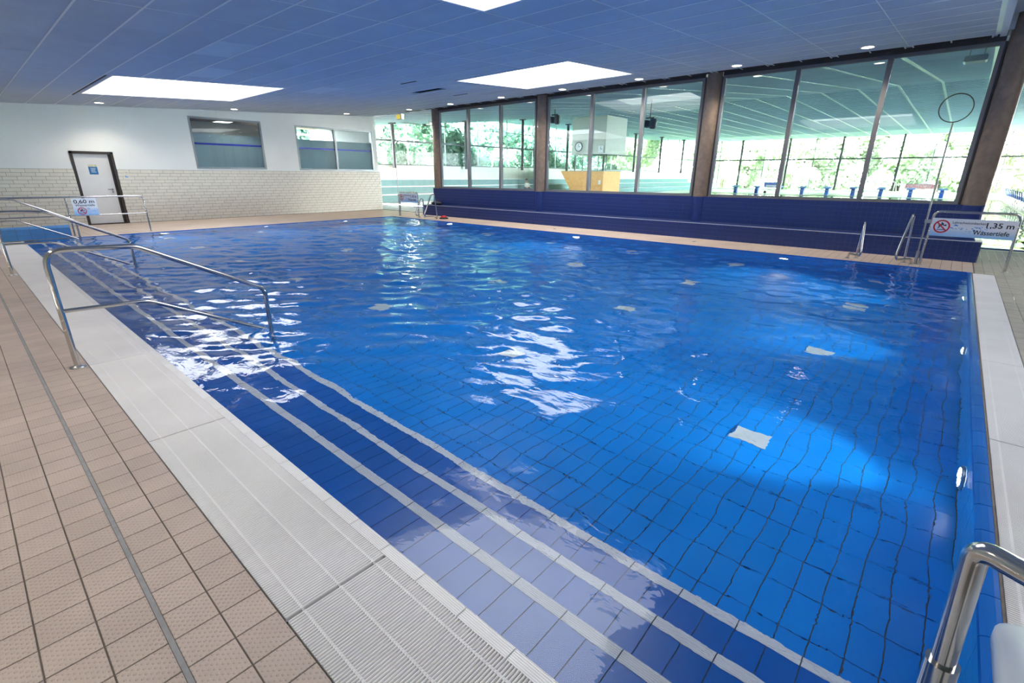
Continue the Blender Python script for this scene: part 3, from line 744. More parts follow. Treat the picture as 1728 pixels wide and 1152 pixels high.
for i, (a, b, c, d) in enumerate(SKY):
    t = thing('skylight', sky_names[i], 'skylight', ((a + b) / 2, (c + d) / 2, ceil_z((c + d) / 2)))
    mb = MB(); tk = 0.03; h = 0.30
    for (x0, x1, y0, y1) in ((a - tk, a, c - tk, d + tk), (b, b + tk, c - tk, d + tk), (a, b, c - tk, c), (a, b, d, d + tk)):
        mb.add([(x0, y0, ceil_z(y0) - 0.012), (x1, y0, ceil_z(y0) - 0.012), (x1, y1, ceil_z(y1) - 0.012), (x0, y1, ceil_z(y1) - 0.012),
                (x0, y0, ceil_z(y0) + h), (x1, y0, ceil_z(y0) + h), (x1, y1, ceil_z(y1) + h), (x0, y1, ceil_z(y1) + h)],
               [(0, 3, 2, 1), (4, 5, 6, 7), (0, 1, 5, 4), (1, 2, 6, 5), (2, 3, 7, 6), (3, 0, 4, 7)])
    mb.build('skylight_shaft', M_WHITE, t)
    MB().add([(a, c, ceil_z(c) + h), (b, c, ceil_z(c) + h), (b, d, ceil_z(d) + h), (a, d, ceil_z(d) + h), (a, c, ceil_z(c) + h + .04), (b, c, ceil_z(c) + h + .04), (b, d, ceil_z(d) + h + .04), (a, d, ceil_z(d) + h + .04)],
             [(0, 3, 2, 1), (4, 5, 6, 7), (0, 1, 5, 4), (1, 2, 6, 5), (2, 3, 7, 6), (3, 0, 4, 7)]).build('opal_pane', M_SKYL, t)
# downlights
DOWN = [(-18.6, 3.44), (-18.85, 7.1), (-18.8, 11.26), (-16.22, 12.36), (-13.88, 12.36), (-11.5, 12.39), (-9.13, 12.41), (-6.72, 12.40), (-4.31, 12.34), (-1.89, 12.22)] + [(-1.9 - 2.4 * k, -0.9) for k in range(6)]  # the last row is invented, out of view, to brighten the near deck
for i, (dx, dy) in enumerate(DOWN):
    z = ceil_z(dy)
    if i < 3: lab, grp = 'round recessed downlight along the cream tiled wall, %s from the door' % ORD[i], 'downlights along the cream wall'
    elif i > 9: lab, grp = 'round recessed downlight over the deck behind the steps, %s from the plastic seat' % ORD[i - 10], 'downlights over the step side deck'
    else: lab, grp = 'round recessed downlight along the glass wall, %s from the open passage' % ORD[i - 3], 'downlights along the glass wall'
    t = thing('downlight', lab, 'lamp', (dx, dy, z), grp)
    MB().lathe((dx, dy, z), [(0.125, -0.012), (0.135, -0.006), (0.135, 0.01), (0.10, 0.01), (0.10, -0.012), (0.125, -0.012)], 28, 'z', False).build('trim_ring', M_WHITE, t)
    MB().lathe((dx, dy, z - 0.008), [(0.105, 0), (0.105, 0.004)], 28).build('lens', M_LENS, t)
    spot('lamp_light', (dx, dy, z - 0.03), (dx, dy, 0), 90 if i < 3 else (170 if i < 10 else 75), 130, 0.6, (1.0, 0.86, 0.68), 0.09, t)
# vents
for k in range(14):
    x1 = -0.16 - CW * k; x0 = x1 - CW + 0.12
    if x0 < -15.3 - 2: continue
    t = thing('air_vent', 'dark slotted ceiling vent above the glass wall, %s from the big depth sign' % ORD[k], 'vent', ((x0 + x1) / 2, 12.88, ceil_z(12.88)), 'ceiling vents along the glass wall')
    zc = ceil_z(12.88) - 0.005
    MB().box(x0, x1, 12.79, 12.98, zc, zc + 0.03).build('vent_box', M_DARK, t)
    for xq in (x0, (x0 + x1) / 2, x1): MB().box(xq - 0.012, xq + 0.012, 12.785, 12.985, zc - 0.006, zc).build('vent_bar', M_RAIL, t)
mb = MB(); mb.add([(XW, -3.2, ceil_z(-3.2)), (-0.1, -3.2, ceil_z(-3.2)), (-0.1, 0.21, ceil_z(0.21)), (XW, 0.21, ceil_z(0.21)), (XW, -3.2, ceil_z(-3.2) + .03), (-0.1, -3.2, ceil_z(-3.2) + .03), (-0.1, 0.21, ceil_z(0.21) + .03), (XW, 0.21, ceil_z(0.21) + .03)],
       [(0, 3, 2, 1), (4, 5, 6, 7), (0, 1, 5, 4), (1, 2, 6, 5), (2, 3, 7, 6), (3, 0, 4, 7)]); mb.build('ceiling_margin', M_CEILL, ceil)
mb = MB(); mb.add([(xx, yy_, zz) for xx in (-0.07, 0.02) for (yy_, zz) in ((-3.3, ceil_z(-3.3) - 0.01), (13.3, ceil_z(13.3) - 0.01), (13.3, 4.7), (-3.3, 4.7))],
       [(0, 1, 2, 3), (7, 6, 5, 4), (0, 4, 5, 1), (1, 5, 6, 2), (2, 6, 7, 3), (3, 7, 4, 0)]); mb.build('ceiling_fascia', M_CEILL, ceil)
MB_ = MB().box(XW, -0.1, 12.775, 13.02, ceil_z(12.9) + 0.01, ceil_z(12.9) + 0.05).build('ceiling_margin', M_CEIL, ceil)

# ------------------------------------------------------------------ glass wall: parapet, bench, columns, windows
wg = struct('wall_right', 'dark blue tiled parapet wall below the large windows', 'wall', (-7.6, YG, 0))
MB().box(-15.78, 0.42, YG, YG + 0.25, -0.1, 1.0).build('parapet_core', M_BENCHG, wg)
bt = MB(); s_ = 0.1
for i in range(int(16.2 / s_)):
    for j in range(6):
        x0 = -15.78 + s_ * i; z0 = 0.40 + s_ * j
        bt.box(x0 + 0.002, x0 + s_ - 0.002, YG - 0.004, YG + 0.001, z0 + 0.002, z0 + s_ - 0.002)
o = bt.build('parapet_tiles', M_BENCH, wg); o['kind'] = 'stuff'
MB().box(-15.79, 0.43, YG - 0.006, YG + 0.26, 1.0, 1.012).build('parapet_top', M_BENCH, wg)
bench = thing('tiled_bench', 'long dark blue tiled bench with a white front edge below the windows', 'bench', (-7.6, 12.75, 0))
BX0, BX1, BY0, BZ = -15.9, 0.53, 12.5, 0.386
MB().box(BX0 + 0.004, BX1 - 0.004, BY0 + 0.004, YG, -0.004, BZ - 0.004).build('bench_core', M_BENCHG, bench)
bt = MB()
for i in range(int((BX1 - BX0) / s_)):
    x0 = BX0 + s_ * i + 0.015
    for j in range(4):
        z0 = s_ * 0.95 * j; bt.box(x0 + 0.002, x0 + s_ - 0.002, BY0, BY0 + 0.006, z0 + 0.002, z0 + s_ * 0.95 - 0.002)
    for j in range(5): bt.box(x0 + 0.002, x0 + s_ - 0.002, BY0 + 0.02 + 0.096 * j, BY0 + 0.113 + 0.096 * j, BZ - 0.006, BZ)
for j in range(5):
    for q in range(4): bt.box(BX1 - 0.006, BX1, BY0 + 0.01 + 0.098 * j, BY0 + 0.104 + 0.098 * j, 0.095 * q + 0.002, 0.095 * q + 0.093)
o = bt.build('bench_tiles', M_BENCH, bench); o['kind'] = 'stuff'
MB().box(BX0, BX1, BY0 - 0.003, BY0 + 0.02, BZ - 0.012, BZ + 0.002).build('bench_nosing', mat('bench_nosing_white', (0.55, 0.57, 0.68), 0.3, var=0.05), bench)
MB().box(BX1 - 0.10, BX1 + 0.002, BY0 + 0.02, YG, BZ, BZ + 0.004).build('bench_end_slab', M_WTILE, bench)
COLS = [-15.55, -10.37, -5.05, 0.25]
for i, cx in enumerate(COLS):
    lab = ['round concrete column at the open end of the glass wall by the far ladder', 'round concrete column between the first and second window bays', 'round concrete column between the second and third window bays', 'round concrete column at the end of the blue parapet by the big depth sign'][i]
    t = struct('column', lab, 'column', (cx, YG + 0.12, 0))
    MB().lathe((cx, YG + 0.12, 1.0), [(0.185, 0), (0.185, 3.4)], 36).build('shaft', M_CONC, t)
    if i in (1, 2, 3): MB().lathe((cx, YG + 0.12, BZ), [(0.19, 0), (0.19, 0.618)], 36).build('tiled_base', M_BENCH, t)
def window_bay(name, label, x0, x1, mull):
    w = struct(name, label, 'window', ((x0 + x1) / 2, YG + 0.1, 1.0))
    z0, z1 = 1.012, 3.79; f = 0.06; ya, yb = YG + 0.06, YG + 0.14
    MB().box(x0, x1, ya, yb, z0, z0 + f).box(x0, x1, ya, yb, z1 - f, z1).box(x0, x0 + f, ya, yb, z0 + f, z1 - f).box(x1 - f, x1, ya, yb, z0 + f, z1 - f).build('window_frame', M_FRAME, w)
    MB().box(x0, x1, ya - 0.03, yb + 0.03, z1, 3.95).build('window_head', M_FRAMEB, w)
    MB().box(x0 - 0.035, x0, ya, yb, z0, z1).box(x1, x1 + 0.035, ya, yb, z0, z1).build('side_seal', M_FRAMEB, w)
    MB().box(x0, x1, YG - 0.002, ya, 1.012, 1.02).build('window_sill', M_FRAME, w)
    e = [x0 + f] + mull + [x1 - f]
    for m_ in mull: MB().box(m_ - 0.045, m_ + 0.045, ya - 0.03, yb, z0 + f, z1 - f).build('mullion', M_FRAME, w)
    for a, b in zip(e[:-1], e[1:]):
        a += 0.045 if a in mull else 0; b -= 0.045 if b in mull else 0
        MB().box(a, b, YG + 0.095, YG + 0.107, z0 + f, z1 - f).build('pane', M_GLASS, w)
window_bay('window_1', 'three pane window bay by the open end of the glass wall', -15.36, -10.60, [-13.75, -12.15])
window_bay('window_2', 'three pane window bay between two round concrete columns', -10.15, -5.27, [-8.51, -6.89])
window_bay('window_3', 'three pane window bay with the rescue hoop in front of it', -4.83, 0.03, [-3.21, -1.585])

# ------------------------------------------------------------------ handrails over the steps
def handrail(x, label):
    t = thing('step_handrail', label, 'handrail', (x, 0.37, 0), 'handrails over the pool steps')
    path = fillet([(x, 0.37, 0.0), (x, 0.37, 0.945), (x, 0.93, 0.925), (x, 1.915, 0.40), (x, 1.915, -0.60)], [0.13, 0.06, 0.08])
    MB().tube(path, 0.021, 14).build('top_rail', M_STEEL, t)
    MB().tube(fillet([(x, 0.37, 0.47), (x, 0.93, 0.455), (x, 1.9, -0.04)], 0.06), 0.0165, 12).build('mid_rail', M_STEEL, t)
    MB().lathe((x, 0.37, 0.0), [(0.055, 0), (0.055, 0.006), (0.03, 0.012), (0.022, 0.02)], 24).build('floor_flange', M_DSTEEL, t)
    return t
handrail(-5.07, 'bent steel handrail over the steps, farthest of three from the low blue wall')
handrail(-10.63, 'bent steel handrail over the steps, the middle one of three')
handrail(-15.92, 'bent steel handrail over the steps beside the low blue tiled wall')
# low blue wall at the end of the steps
lw_ = thing('low_tiled_wall', 'low light blue tiled wall with rounded top at the end of the steps', 'wall', (-16.2, 1.1, 0))
pr = [(-0.1, 0.0), (-0.1, 0.24), (-0.07, 0.285), (0.0, 0.30), (0.07, 0.285), (0.1, 0.24), (0.1, 0.0)]
mb = MB(); mb.add([(-16.17 + a * 0.92, -0.6, b - 0.02) for a, b in pr] + [(-16.17 + a * 0.92, 1.795, b - 0.02) for a, b in pr], [(i, i + 1, i + 8, i + 7) for i in range(6)] + [(0, 1, 2, 3, 4, 5, 6), (7, 8, 9, 10, 11, 12, 13)])
mb.build('wall_core', M_BENCHG, lw_)
for k in range(10):
    y1 = 1.795 - 0.24 * k; y0 = y1 - 0.24
    for (z0, z1) in ((-0.02, 0.105), (0.11, 0.235)):
        MB().box(-16.081, -16.07, y0 + 0.003, y1 - 0.003, z0, z1).build('tile', M_LBLUE, lw_)
    mb = MB(); p2 = [(0.1, 0.24), (0.07, 0.285), (0.0, 0.30), (-0.07, 0.285), (-0.1, 0.24)]
    mb.add([(-16.17 + a, y0 + 0.003, b) for a, b in p2] + [(-16.17 + a, y1 - 0.003, b) for a, b in p2], [(i, i + 1, i + 6, i + 5) for i in range(4)] + [(0, 1, 2, 3, 4), (5, 6, 7, 8, 9)])
    mb.build('cap_tile', M_LBLUE, lw_)
# guard rail with the 0,60 m sign
gr = thing('guard_rail', 'steel guard rail beside the low blue wall, carrying the small depth sign', 'railing', (-16.32, 1.88, 0))
gx = -16.32
MB().tube(fillet([(gx, -0.5, 0.955), (gx, 3.46, 0.93), (gx, 3.47, 0.0)], 0.11), 0.019, 12).build('top_rail', M_STEEL, gr)
MB().tube([(gx, -0.5, 0.50), (gx, 3.46, 0.49)], 0.015, 10).build('mid_rail', M_STEEL, gr)
for yv in (-0.5, 1.88): MB().tube([(gx, yv, 0.0), (gx, yv, 0.95)], 0.019, 12).build('post', M_STEEL, gr)
for yv in (-0.5, 1.88, 3.47): MB().lathe((gx, yv, 0), [(0.045, 0), (0.045, 0.008), (0.02, 0.012)], 18).build('floor_flange', M_DSTEEL, gr)

def no_diving(parent, c, r, right, up, nrm):
    """red ring and slash over a black diver; right/up/nrm are unit vectors of the sign face"""
    c, right, up, nrm = map(Vector, (c, right, up, nrm))
    def P(a, b, h): return c + right * a * r + up * b * r + nrm * h
    mb = MB(); n = 36; v = []
    for k in range(n):
        a = 2 * PI * k / n
        v += [P(math.cos(a), math.sin(a), 0.0022), P(0.8 * math.cos(a), 0.8 * math.sin(a), 0.0022)]
    mb.add(v, [(2 * k, 2 * ((k + 1) % n), 2 * ((k + 1) % n) + 1, 2 * k + 1) for k in range(n)])
    s2 = 0.7071 * 0.86; w = 0.085
    mb.add([P(-s2 - w * .7, s2 - w * .7, 0.0024), P(-s2 + w * .7, s2 + w * .7, 0.0024), P(s2 + w * .7, -s2 + w * .7, 0.0024), P(s2 - w * .7, -s2 - w * .7, 0.0024)], [(0, 1, 2, 3)])
    mb.build('prohibition_ring', M_RED, parent)
    mb = MB()
    def limb(pts, wd):
        for (a, b) in zip(pts[:-1], pts[1:]):
            d = Vector((b[0] - a[0], b[1] - a[1])); d.normalize(); nn = Vector((-d.y, d.x)) * wd
            mb.add([P(a[0] + nn.x, a[1] + nn.y, 0.0018), P(b[0] + nn.x, b[1] + nn.y, 0.0018), P(b[0] - nn.x, b[1] - nn.y, 0.0018), P(a[0] - nn.x, a[1] - nn.y, 0.0018)], [(0, 1, 2, 3)])
    limb([(-0.42, -0.25), (-0.2, -0.02), (-0.38, 0.22), (-0.05, 0.30)], 0.075)
    limb([(-0.12, 0.58), (0.16, 0.36), (-0.1, 0.22)], 0.085)
    limb([(0.12, 0.30), (0.30, 0.12)], 0.06)
    mb.add([P(0.42 + 0.13 * math.cos(a), 0.20 + 0.13 * math.sin(a), 0.0018) for a in np.linspace(0, 2 * PI, 14)[:-1]], [tuple(range(13))])
    for q in range(5): limb([(-0.5 + 0.2 * q, -0.52), (-0.4 + 0.2 * q, -0.44), (-0.3 + 0.2 * q, -0.52)], 0.04)
    mb.build('diver_figure', M_INK, parent)
def splash(parent, c, w, h, right, up, nrm, seed):
    c, right, up, nrm = map(Vector, (c, right, up, nrm)); r3 = random.Random(seed); mb = MB()
    for q in range(46):
        a = r3.uniform(0, 1); b = 0.5 + 0.3 * math.sin(a * 9) * (1 - a) + r3.uniform(-0.28, 0.28); l_ = r3.uniform(0.012, 0.05) * w; t_ = r3.uniform(0.02, 0.07) * h
        p = c + right * (a * w) + up * (b * h) + nrm * 0.0012; sl = r3.uniform(-0.3, 0.3)
        mb.add([p - right * l_, p - up * t_, p + right * l_ + up * l_ * sl, p + up * t_], [(0, 1, 2, 3)])
    mb.build('water_splash', M_SPLASH, parent)['kind'] = 'stuff'

s06 = thing('depth_sign', 'small white 0,60 m water depth sign on the guard rail', 'sign', (gx + 0.03, 2.2, 0.69))
xs_ = gx + 0.032
MB().box(xs_ - 0.006, xs_, 1.98, 2.46, 0.50, 0.905).build('sign_plate', M_SIGN, s06)
R60 = (PI / 2, 0, PI / 2)
text('0,60 m', 0.125, (xs_ + 0.001, 2.22, 0.785), R60, M_INK, s06, 0.0012, align='CENTER', width=0.40)
text('Wassertiefe', 0.07, (xs_ + 0.001, 2.225, 0.715), R60, M_INK, s06, 0.0006, align='CENTER', width=0.38)
no_diving(s06, (xs_, 2.14, 0.60), 0.088, (0, 1, 0), (0, 0, 1), (1, 0, 0))
splash(s06, (xs_, 2.24, 0.57), 0.21, 0.10, (0, 1, 0), (0, 0, 1), (1, 0, 0), 3)

# ------------------------------------------------------------------ big depth signs on rails
def sign_rail(x0, x1, y, ztop, label_r, label_s, pole_lab, zr, seed):
    t = thing('sign_rail', label_r, 'railing', ((x0 + x1) / 2, y, 0))
    MB().tube(fillet([(x0, y, 0), (x0 + 0.02, y, ztop), (x1 - 0.02, y, ztop), (x1, y, 0)], 0.10), 0.0205, 12).build('frame_tube', M_STEEL, t)
    for xx in (x0, x1): MB().lathe((xx, y, 0), [(0.045, 0), (0.045, 0.008), (0.022, 0.012)], 18).build('floor_flange', M_DSTEEL, t)
    s = thing('depth_sign', label_s, 'sign', ((x0 + x1) / 2, y - 0.025, 0.68))
    yf = y - 0.028
    a, b = x0 + 0.02, x1 - 0.02
    MB().box(a, b, yf, yf + 0.006, 0.53, 0.835).build('sign_plate', M_SIGN, s)
    RT = (PI / 2, 0, 0); w = b - a
    text('Lehrschwimmbecken', 0.058, (a + 0.275 * w / 1.09, yf - 0.001, 0.752), RT, M_INK, s, 0.0004, width=0.43)
    text('1,35 m', 0.118, (b - 0.035, yf - 0.001, 0.708), RT, M_INK, s, 0.0016, align='RIGHT', width=0.335)
    text('Wassertiefe', 0.104, (b - 0.07, yf - 0.001, 0.588), RT, M_INK, s, 0.0012, align='RIGHT', width=0.45)
    no_diving(s, (a + 0.145, yf, 0.695), 0.112, (1, 0, 0), (0, 0, 1), (0, -1, 0))
    splash(s, (a + 0.24, yf, 0.60), 0.5, 0.14, (1, 0, 0), (0, 0, 1), (0, -1, 0), seed)
    px = x0 - 0.055
    p = thing('rescue_hoop', pole_lab, 'rescue pole', (px, y, 0))
    MB().tube([(px, y, 0.02), (px - 0.02, y, zr - 0.225)], 0.014, 10).build('pole', M_DSTEEL, p)
    MB().tube([(px, y, 0.0), (px, y, 0.24)], 0.026, 12).build('pole_socket', M_DSTEEL, p)
    MB().box(px - 0.03, px + 0.06, y - 0.02, y + 0.02, 0.74, 0.80).build('pole_clip', M_DSTEEL, p)
    MB().torus((px - 0.03, y, zr), 0.217, 0.009, 'y').build('hoop', mat('hoop_dark_steel', (0.14, 0.14, 0.15), 0.4, 0.7, var=0.1), p)
sign_rail(-0.262, 0.868, 11.53, 0.945, 'steel tube rail at the end of the blue bench, holding a wide sign',
          'wide white 1,35 m depth sign beside the end of the blue bench', 'long steel pole with a rescue hoop in front of the third window bay', 2.605, 5)
sign_rail(-16.0, -14.87, 11.5, 0.885, 'steel tube rail by the open passage to the hall, holding a wide sign',
          'wide white 1,35 m depth sign by the open passage to the hall', 'steel pole with a rescue hoop by the open passage to the hall', 2.52, 6)

# ------------------------------------------------------------------ ladder grab rails
def grab_rail(x, s, label, zt, grp):
    t = thing('grab_rail', label, 'handrail', (x, 11.45, 0), grp)
    path = fillet([(x, 11.60, 0.0), (x, 11.60, 0.16), (x + s * 0.02, 11.54, zt), (x + s * 0.035, 11.42, zt + 0.02), (x + s * 0.11, 11.12, 0.17), (x + s * 0.09, 11.16, 0.095), (x - s * 0.10, 11.42, 0.10), (x - s * 0.125, 11.48, 0.0)], [0.02, 0.06, 0.06, 0.05, 0.06, 0.04], 7)
    MB().tube(path, 0.0205, 12).build('rail_loop', M_STEEL, t)
    for (xf, yf_) in ((x, 11.60), (x - s * 0.125, 11.48)): MB().lathe((xf, yf_, 0), [(0.045, 0), (0.045, 0.006), (0.022, 0.012)], 18).build('floor_flange', M_DSTEEL, t)
grab_rail(-1.235, 1, 'looped steel ladder grab rail, farther of the two from the big depth sign', 0.68, 'grab rails by the big depth sign')
grab_rail(-0.49, -1, 'looped steel ladder grab rail standing right beside the rescue hoop pole', 0.86, 'grab rails by the big depth sign')
grab_rail(-14.66, 1, 'looped steel ladder grab rail beside the far depth sign', 0.66, 'grab rails by the far depth sign')
grab_rail(-13.95, -1, 'looped steel ladder grab rail at the open end of the blue bench', 0.84, 'grab rails by the far depth sign')
for (lx, lab) in ((-0.89, 'submerged ladder treads under the grab rails by the big depth sign'), (-14.38, 'submerged ladder treads under the grab rails by the far depth sign')):
    t = thing('pool_ladder', lab, 'ladder', (lx, PY1, -1.2))
    for q in range(4): MB().bbox(lx - 0.33, lx + 0.33, PY1 - 0.10, PY1 - 0.004, -0.30 - 0.25 * q, -0.26 - 0.25 * q, 0.006).build('tread', M_BLUED, t)

# ------------------------------------------------------------------ pool lift at the near corner
t = thing('pool_lift_frame', 'thick polished steel tube frame reaching over the near corner of the water', 'handrail', (0.22, 1.3, -0.3))
MB().tube(fillet([(0.24, 1.3, -0.6), (0.222, 1.3, 0.30), (0.200, 1.3, 0.745), (0.60, 1.14, 0.72)], [0.04, 0.035]), 0.024, 16).build('frame_tube', M_STEEL, t)
MB().tube([(0.226, 1.3, 0.16), (0.216, 1.3, 0.42)], 0.033, 16).build('tube_sleeve', M_STEEL, t)
st = thing('plastic_step_stool', 'pale grey moulded plastic seat at the near corner of the pool', 'seat', (0.55, 1.3, 0))
mb = MB(); 
def rounded_slab(mb, x0, x1, y0, y1, z0, z1, r):
    pts = []
    for (cx, cy, a0) in ((x1 - r, y1 - r, 0), (x0 + r, y1 - r, 90), (x0 + r, y0 + r, 180), (x1 - r, y0 + r, 270)):
        for k in range(6): a = math.radians(a0 + 18 * k); pts.append((cx + r * math.cos(a), cy + r * math.sin(a)))
    n4 = len(pts); v = [(p[0], p[1], z0) for p in pts] + [(p[0], p[1], z1 - 0.012) for p in pts] + [((p[0] - (x0 + x1) / 2) * 0.95 + (x0 + x1) / 2, (p[1] - (y0 + y1) / 2) * 0.95 + (y0 + y1) / 2, z1) for p in pts]
    f = [tuple(range(n4)), tuple(range(2 * n4, 3 * n4))]
    for s0 in (0, n4):
        for i in range(n4): f.append((s0 + i, s0 + (i + 1) % n4, s0 + n4 + (i + 1) % n4, s0 + n4 + i))
    mb.add(v, f, True)
rounded_slab(mb, 0.305, 0.80, 1.06, 1.53, 0.41, 0.45, 0.06); mb.build('seat', mat('grey_plastic', (0.60, 0.64, 0.70), 0.35, var=0.04), st)
mb = MB()
for (ax, ay) in ((0.52, 1.14), (0.72, 1.14), (0.52, 1.50), (0.72, 1.50)): pass
mb.bbox(0.48, 0.76, 1.12, 1.52, 0.0, 0.41, 0.004); mb.build('pedestal', MATS['grey_plastic'], st)
rounded_slab2 = MB(); rounded_slab(rounded_slab2, 0.365, 0.76, 1.10, 1.49, 0.449, 0.458, 0.05); rounded_slab2.build('seat_pad', mat('grey_plastic_pad', (0.56, 0.60, 0.66), 0.5, var=0.04), st)

# ------------------------------------------------------------------ underwater lamps
def pool_lamp(pos, nrm, label, energy, size=75):
    t = thing('pool_lamp', label, 'lamp', pos, 'underwater pool lamps')
    ax = 'x' if abs(nrm[0]) > 0.5 else 'y'; sgn = nrm[0] if ax == 'x' else nrm[1]
    MB().lathe(pos, [(0.115, 0.0), (0.12, 0.012 * sgn), (0.10, 0.02 * sgn), (0.085, 0.016 * sgn)], 24, ax, False).build('bezel', M_DSTEEL, t)
    MB().lathe(pos, [(0.085, 0.018 * sgn), (0.085, 0.024 * sgn)], 24, ax).build('lens', M_ULENS, t)
    p = Vector(pos) + Vector(nrm) * 0.07
    spot('lamp_light', p, p + Vector(nrm) * 2.0 + Vector((0, 0, -0.5)), energy, size, 1.0, (0.85, 0.95, 1.0), 0.06, t)
for li, yv in enumerate((3.62, 6.35, 9.1)):
    pool_lamp((PX1 - 0.004, yv, -0.42), (-1, 0, 0), 'glowing underwater lamp in the wall beside the narrow grating, %s from the steps' % ORD[li], 140, 75)
    pool_lamp((PX0 + 0.004, yv + 0.05, -0.45), (1, 0, 0), 'glowing underwater lamp in the wall nearest the cream tiles, %s from the steps' % ORD[li], 140, 75)
for li, xv in enumerate((-2.4, -7.55, -12.7)):
    pool_lamp((xv, PY1 - 0.004, -0.50), (0, -1, 0), 'glowing underwater lamp in the wall before the blue bench, %s from the big depth sign' % ORD[li], 150, 100)

# ------------------------------------------------------------------ small things on deck and bench
bag = thing('sports_bag', 'black slouched bag lying on the end of the blue bench', 'bag', (-15.3, 12.75, BZ))
def lump(c, sx, sy, sz, seed, n=10, m=16):
    r4 = random.Random(seed); mb = MB(); v = []; f = []
    for i in range(n + 1):
        th = PI * i / n
        for j in range(m):
            ph = 2 * PI * j / m; k = 1 + 0.08 * math.sin(3 * ph + seed) + 0.05 * r4.uniform(-1, 1)
            z = math.cos(th); z = max(z, -0.7)
            v.append((c[0] + sx * k * math.sin(th) * math.cos(ph), c[1] + sy * k * math.sin(th) * math.sin(ph), c[2] + sz * (z + 0.7)))
    for i in range(n):
        for j in range(m): f.append((i * m + j, i * m + (j + 1) % m, (i + 1) * m + (j + 1) % m, (i + 1) * m + j))
    return mb.add(v, f, True)
lump((-15.3, 12.75, BZ), 0.28, 0.15, 0.085, 2).build('bag_body', M_BLACK, bag)
MB().tube(fillet([(-15.45, 12.7, BZ + 0.11), (-15.35, 12.68, BZ + 0.19), (-15.2, 12.68, BZ + 0.19), (-15.1, 12.7, BZ + 0.11)], 0.05), 0.009, 8).build('bag_strap', M_BLACK, bag)
rd = thing('weighted_puck', 'small red topped black rubber puck on the deck by the far ladder', 'toy', (-13.75, 11.75, 0))
MB().lathe((-13.75, 11.75, 0), [(0.16, 0), (0.17, 0.03), (0.12, 0.06)], 20).build('puck_base', M_BLACK, rd)
MB().lathe((-13.75, 11.75, 0.06), [(0.11, 0), (0.10, 0.04), (0.03, 0.06)], 20).build('puck_cap', M_RED, rd)
for i, (kx, ky) in enumerate(((-8.75, 11.75), (-4.55, 11.8))):
    dcap = thing('drain_cap', ['small dark drain cap in the deck before the bench, below the second window bay', 'small dark drain cap in the deck before the bench, below the third window bay'][i], 'drain', (kx, ky, 0), 'deck drain caps')
    MB().lathe((kx, ky, 0), [(0.05, 0), (0.05, 0.006), (0.04, 0.008)], 16).build('cap_ring', M_DSTEEL, dcap)
    MB().lathe((kx, ky, 0.006), [(0.035, 0), (0.035, 0.004)], 16).build('cap_plug', M_BLACK, dcap)

# ------------------------------------------------------------------ main hall beyond the glass
XE, YF = -26.4, 66.0
hf = struct('floor_hall', 'pale tiled floor of the main pool hall', 'floor', (0, 40, 0))
MB().box(-30, 20, 13.25, 15.3, -0.3, -0.001).box(-30, -20, 15.3, YF, -0.3, -0.001).box(-20, 20, 50.5, YF, -0.3, -0.001).box(14.0, 20, 15.3, 50.5, -0.3, -0.001).box(-30, -19.9, 10.6, 13.25, -0.3, -0.001).build('slab', M_HALLFLOOR, hf)
hp = struct('pool_basin_hall', 'pale blue main pool basin in the hall', 'pool', (0, 33, -2))
MB().box(-20, 14, 15.3, 50.5, -2.2, -2.0).box(-20.2, -20, 15.3, 50.5, -2.2, -0.02).box(14, 14.2, 15.3, 50.5, -2.2, -0.02).box(-20, 14, 50.5, 50.7, -2.2, -0.02).build('basin_shell', mat('hall_pool_tile', (0.62, 0.72, 0.78), 0.3, var=0.1), hp)
MB().box(-20, 14, 15.18, 15.3, -2.2, 0.02).build('pool_rim', M_BENCH, hp)
hw = MB(); xs2 = np.linspace(-20, 14, 120); ys2 = np.linspace(15.3, 50.5, 150); Xh, Yh = np.meshgrid(xs2, ys2); Zh = -0.03 + 0.012 * np.sin(Xh * 3.1 + Yh * 1.3) * np.sin(Yh * 2.3 - Xh)
ih = np.arange(len(xs2) * len(ys2)).reshape(len(ys2), len(xs2))
hw.add(np.stack([Xh.ravel(), Yh.ravel(), Zh.ravel()], 1).tolist(), [(int(ih[i, j]), int(ih[i, j + 1]), int(ih[i + 1, j + 1]), int(ih[i + 1, j])) for i in range(len(ys2) - 1) for j in range(len(xs2) - 1)], True)
tag(hw.build('hall_water', M_WATER2), 'bright rippling water of the main pool in the hall behind', 'water', kind='stuff')
# ceiling of the hall: rising part, then flat part
hc = struct('ceiling_hall', 'slatted pale blue ceiling of the main hall with white strips', 'ceiling', (0, 40, 5.7))
FY, FZ = 31.5, 5.70
def hz(y): return 3.95 + (FZ - 3.95) * (y - 13.0) / (FY - 13.0) if y < FY else FZ
mb = MB()
for (y0, y1) in ((13.02, FY), (FY, YF + 1.5)):
    mb.add([(-30, y0, hz(y0)), (20, y0, hz(y0)), (20, y1, hz(y1)), (-30, y1, hz(y1)), (-30, y0, hz(y0) + .3), (20, y0, hz(y0) + .3), (20, y1, hz(y1) + .3), (-30, y1, hz(y1) + .3)],
           [(0, 3, 2, 1), (4, 5, 6, 7), (0, 1, 5, 4), (1, 2, 6, 5), (2, 3, 7, 6), (3, 0, 4, 7)])
ADDED_SKY = [(2.2, 5.5, 2.40, 5.01), (2.2, 5.5, 8.81, 11.42)]      # invented rooflights out of view, added to brighten the right side
for (x0, x1, y0, y1) in rect_sub((0.0, 20, -3.4, 13.3), ADDED_SKY): mb.box(x0, x1, y0, y1, 4.2, 4.6)
mb.build('ceiling_slab', M_HALLCEIL, hc)
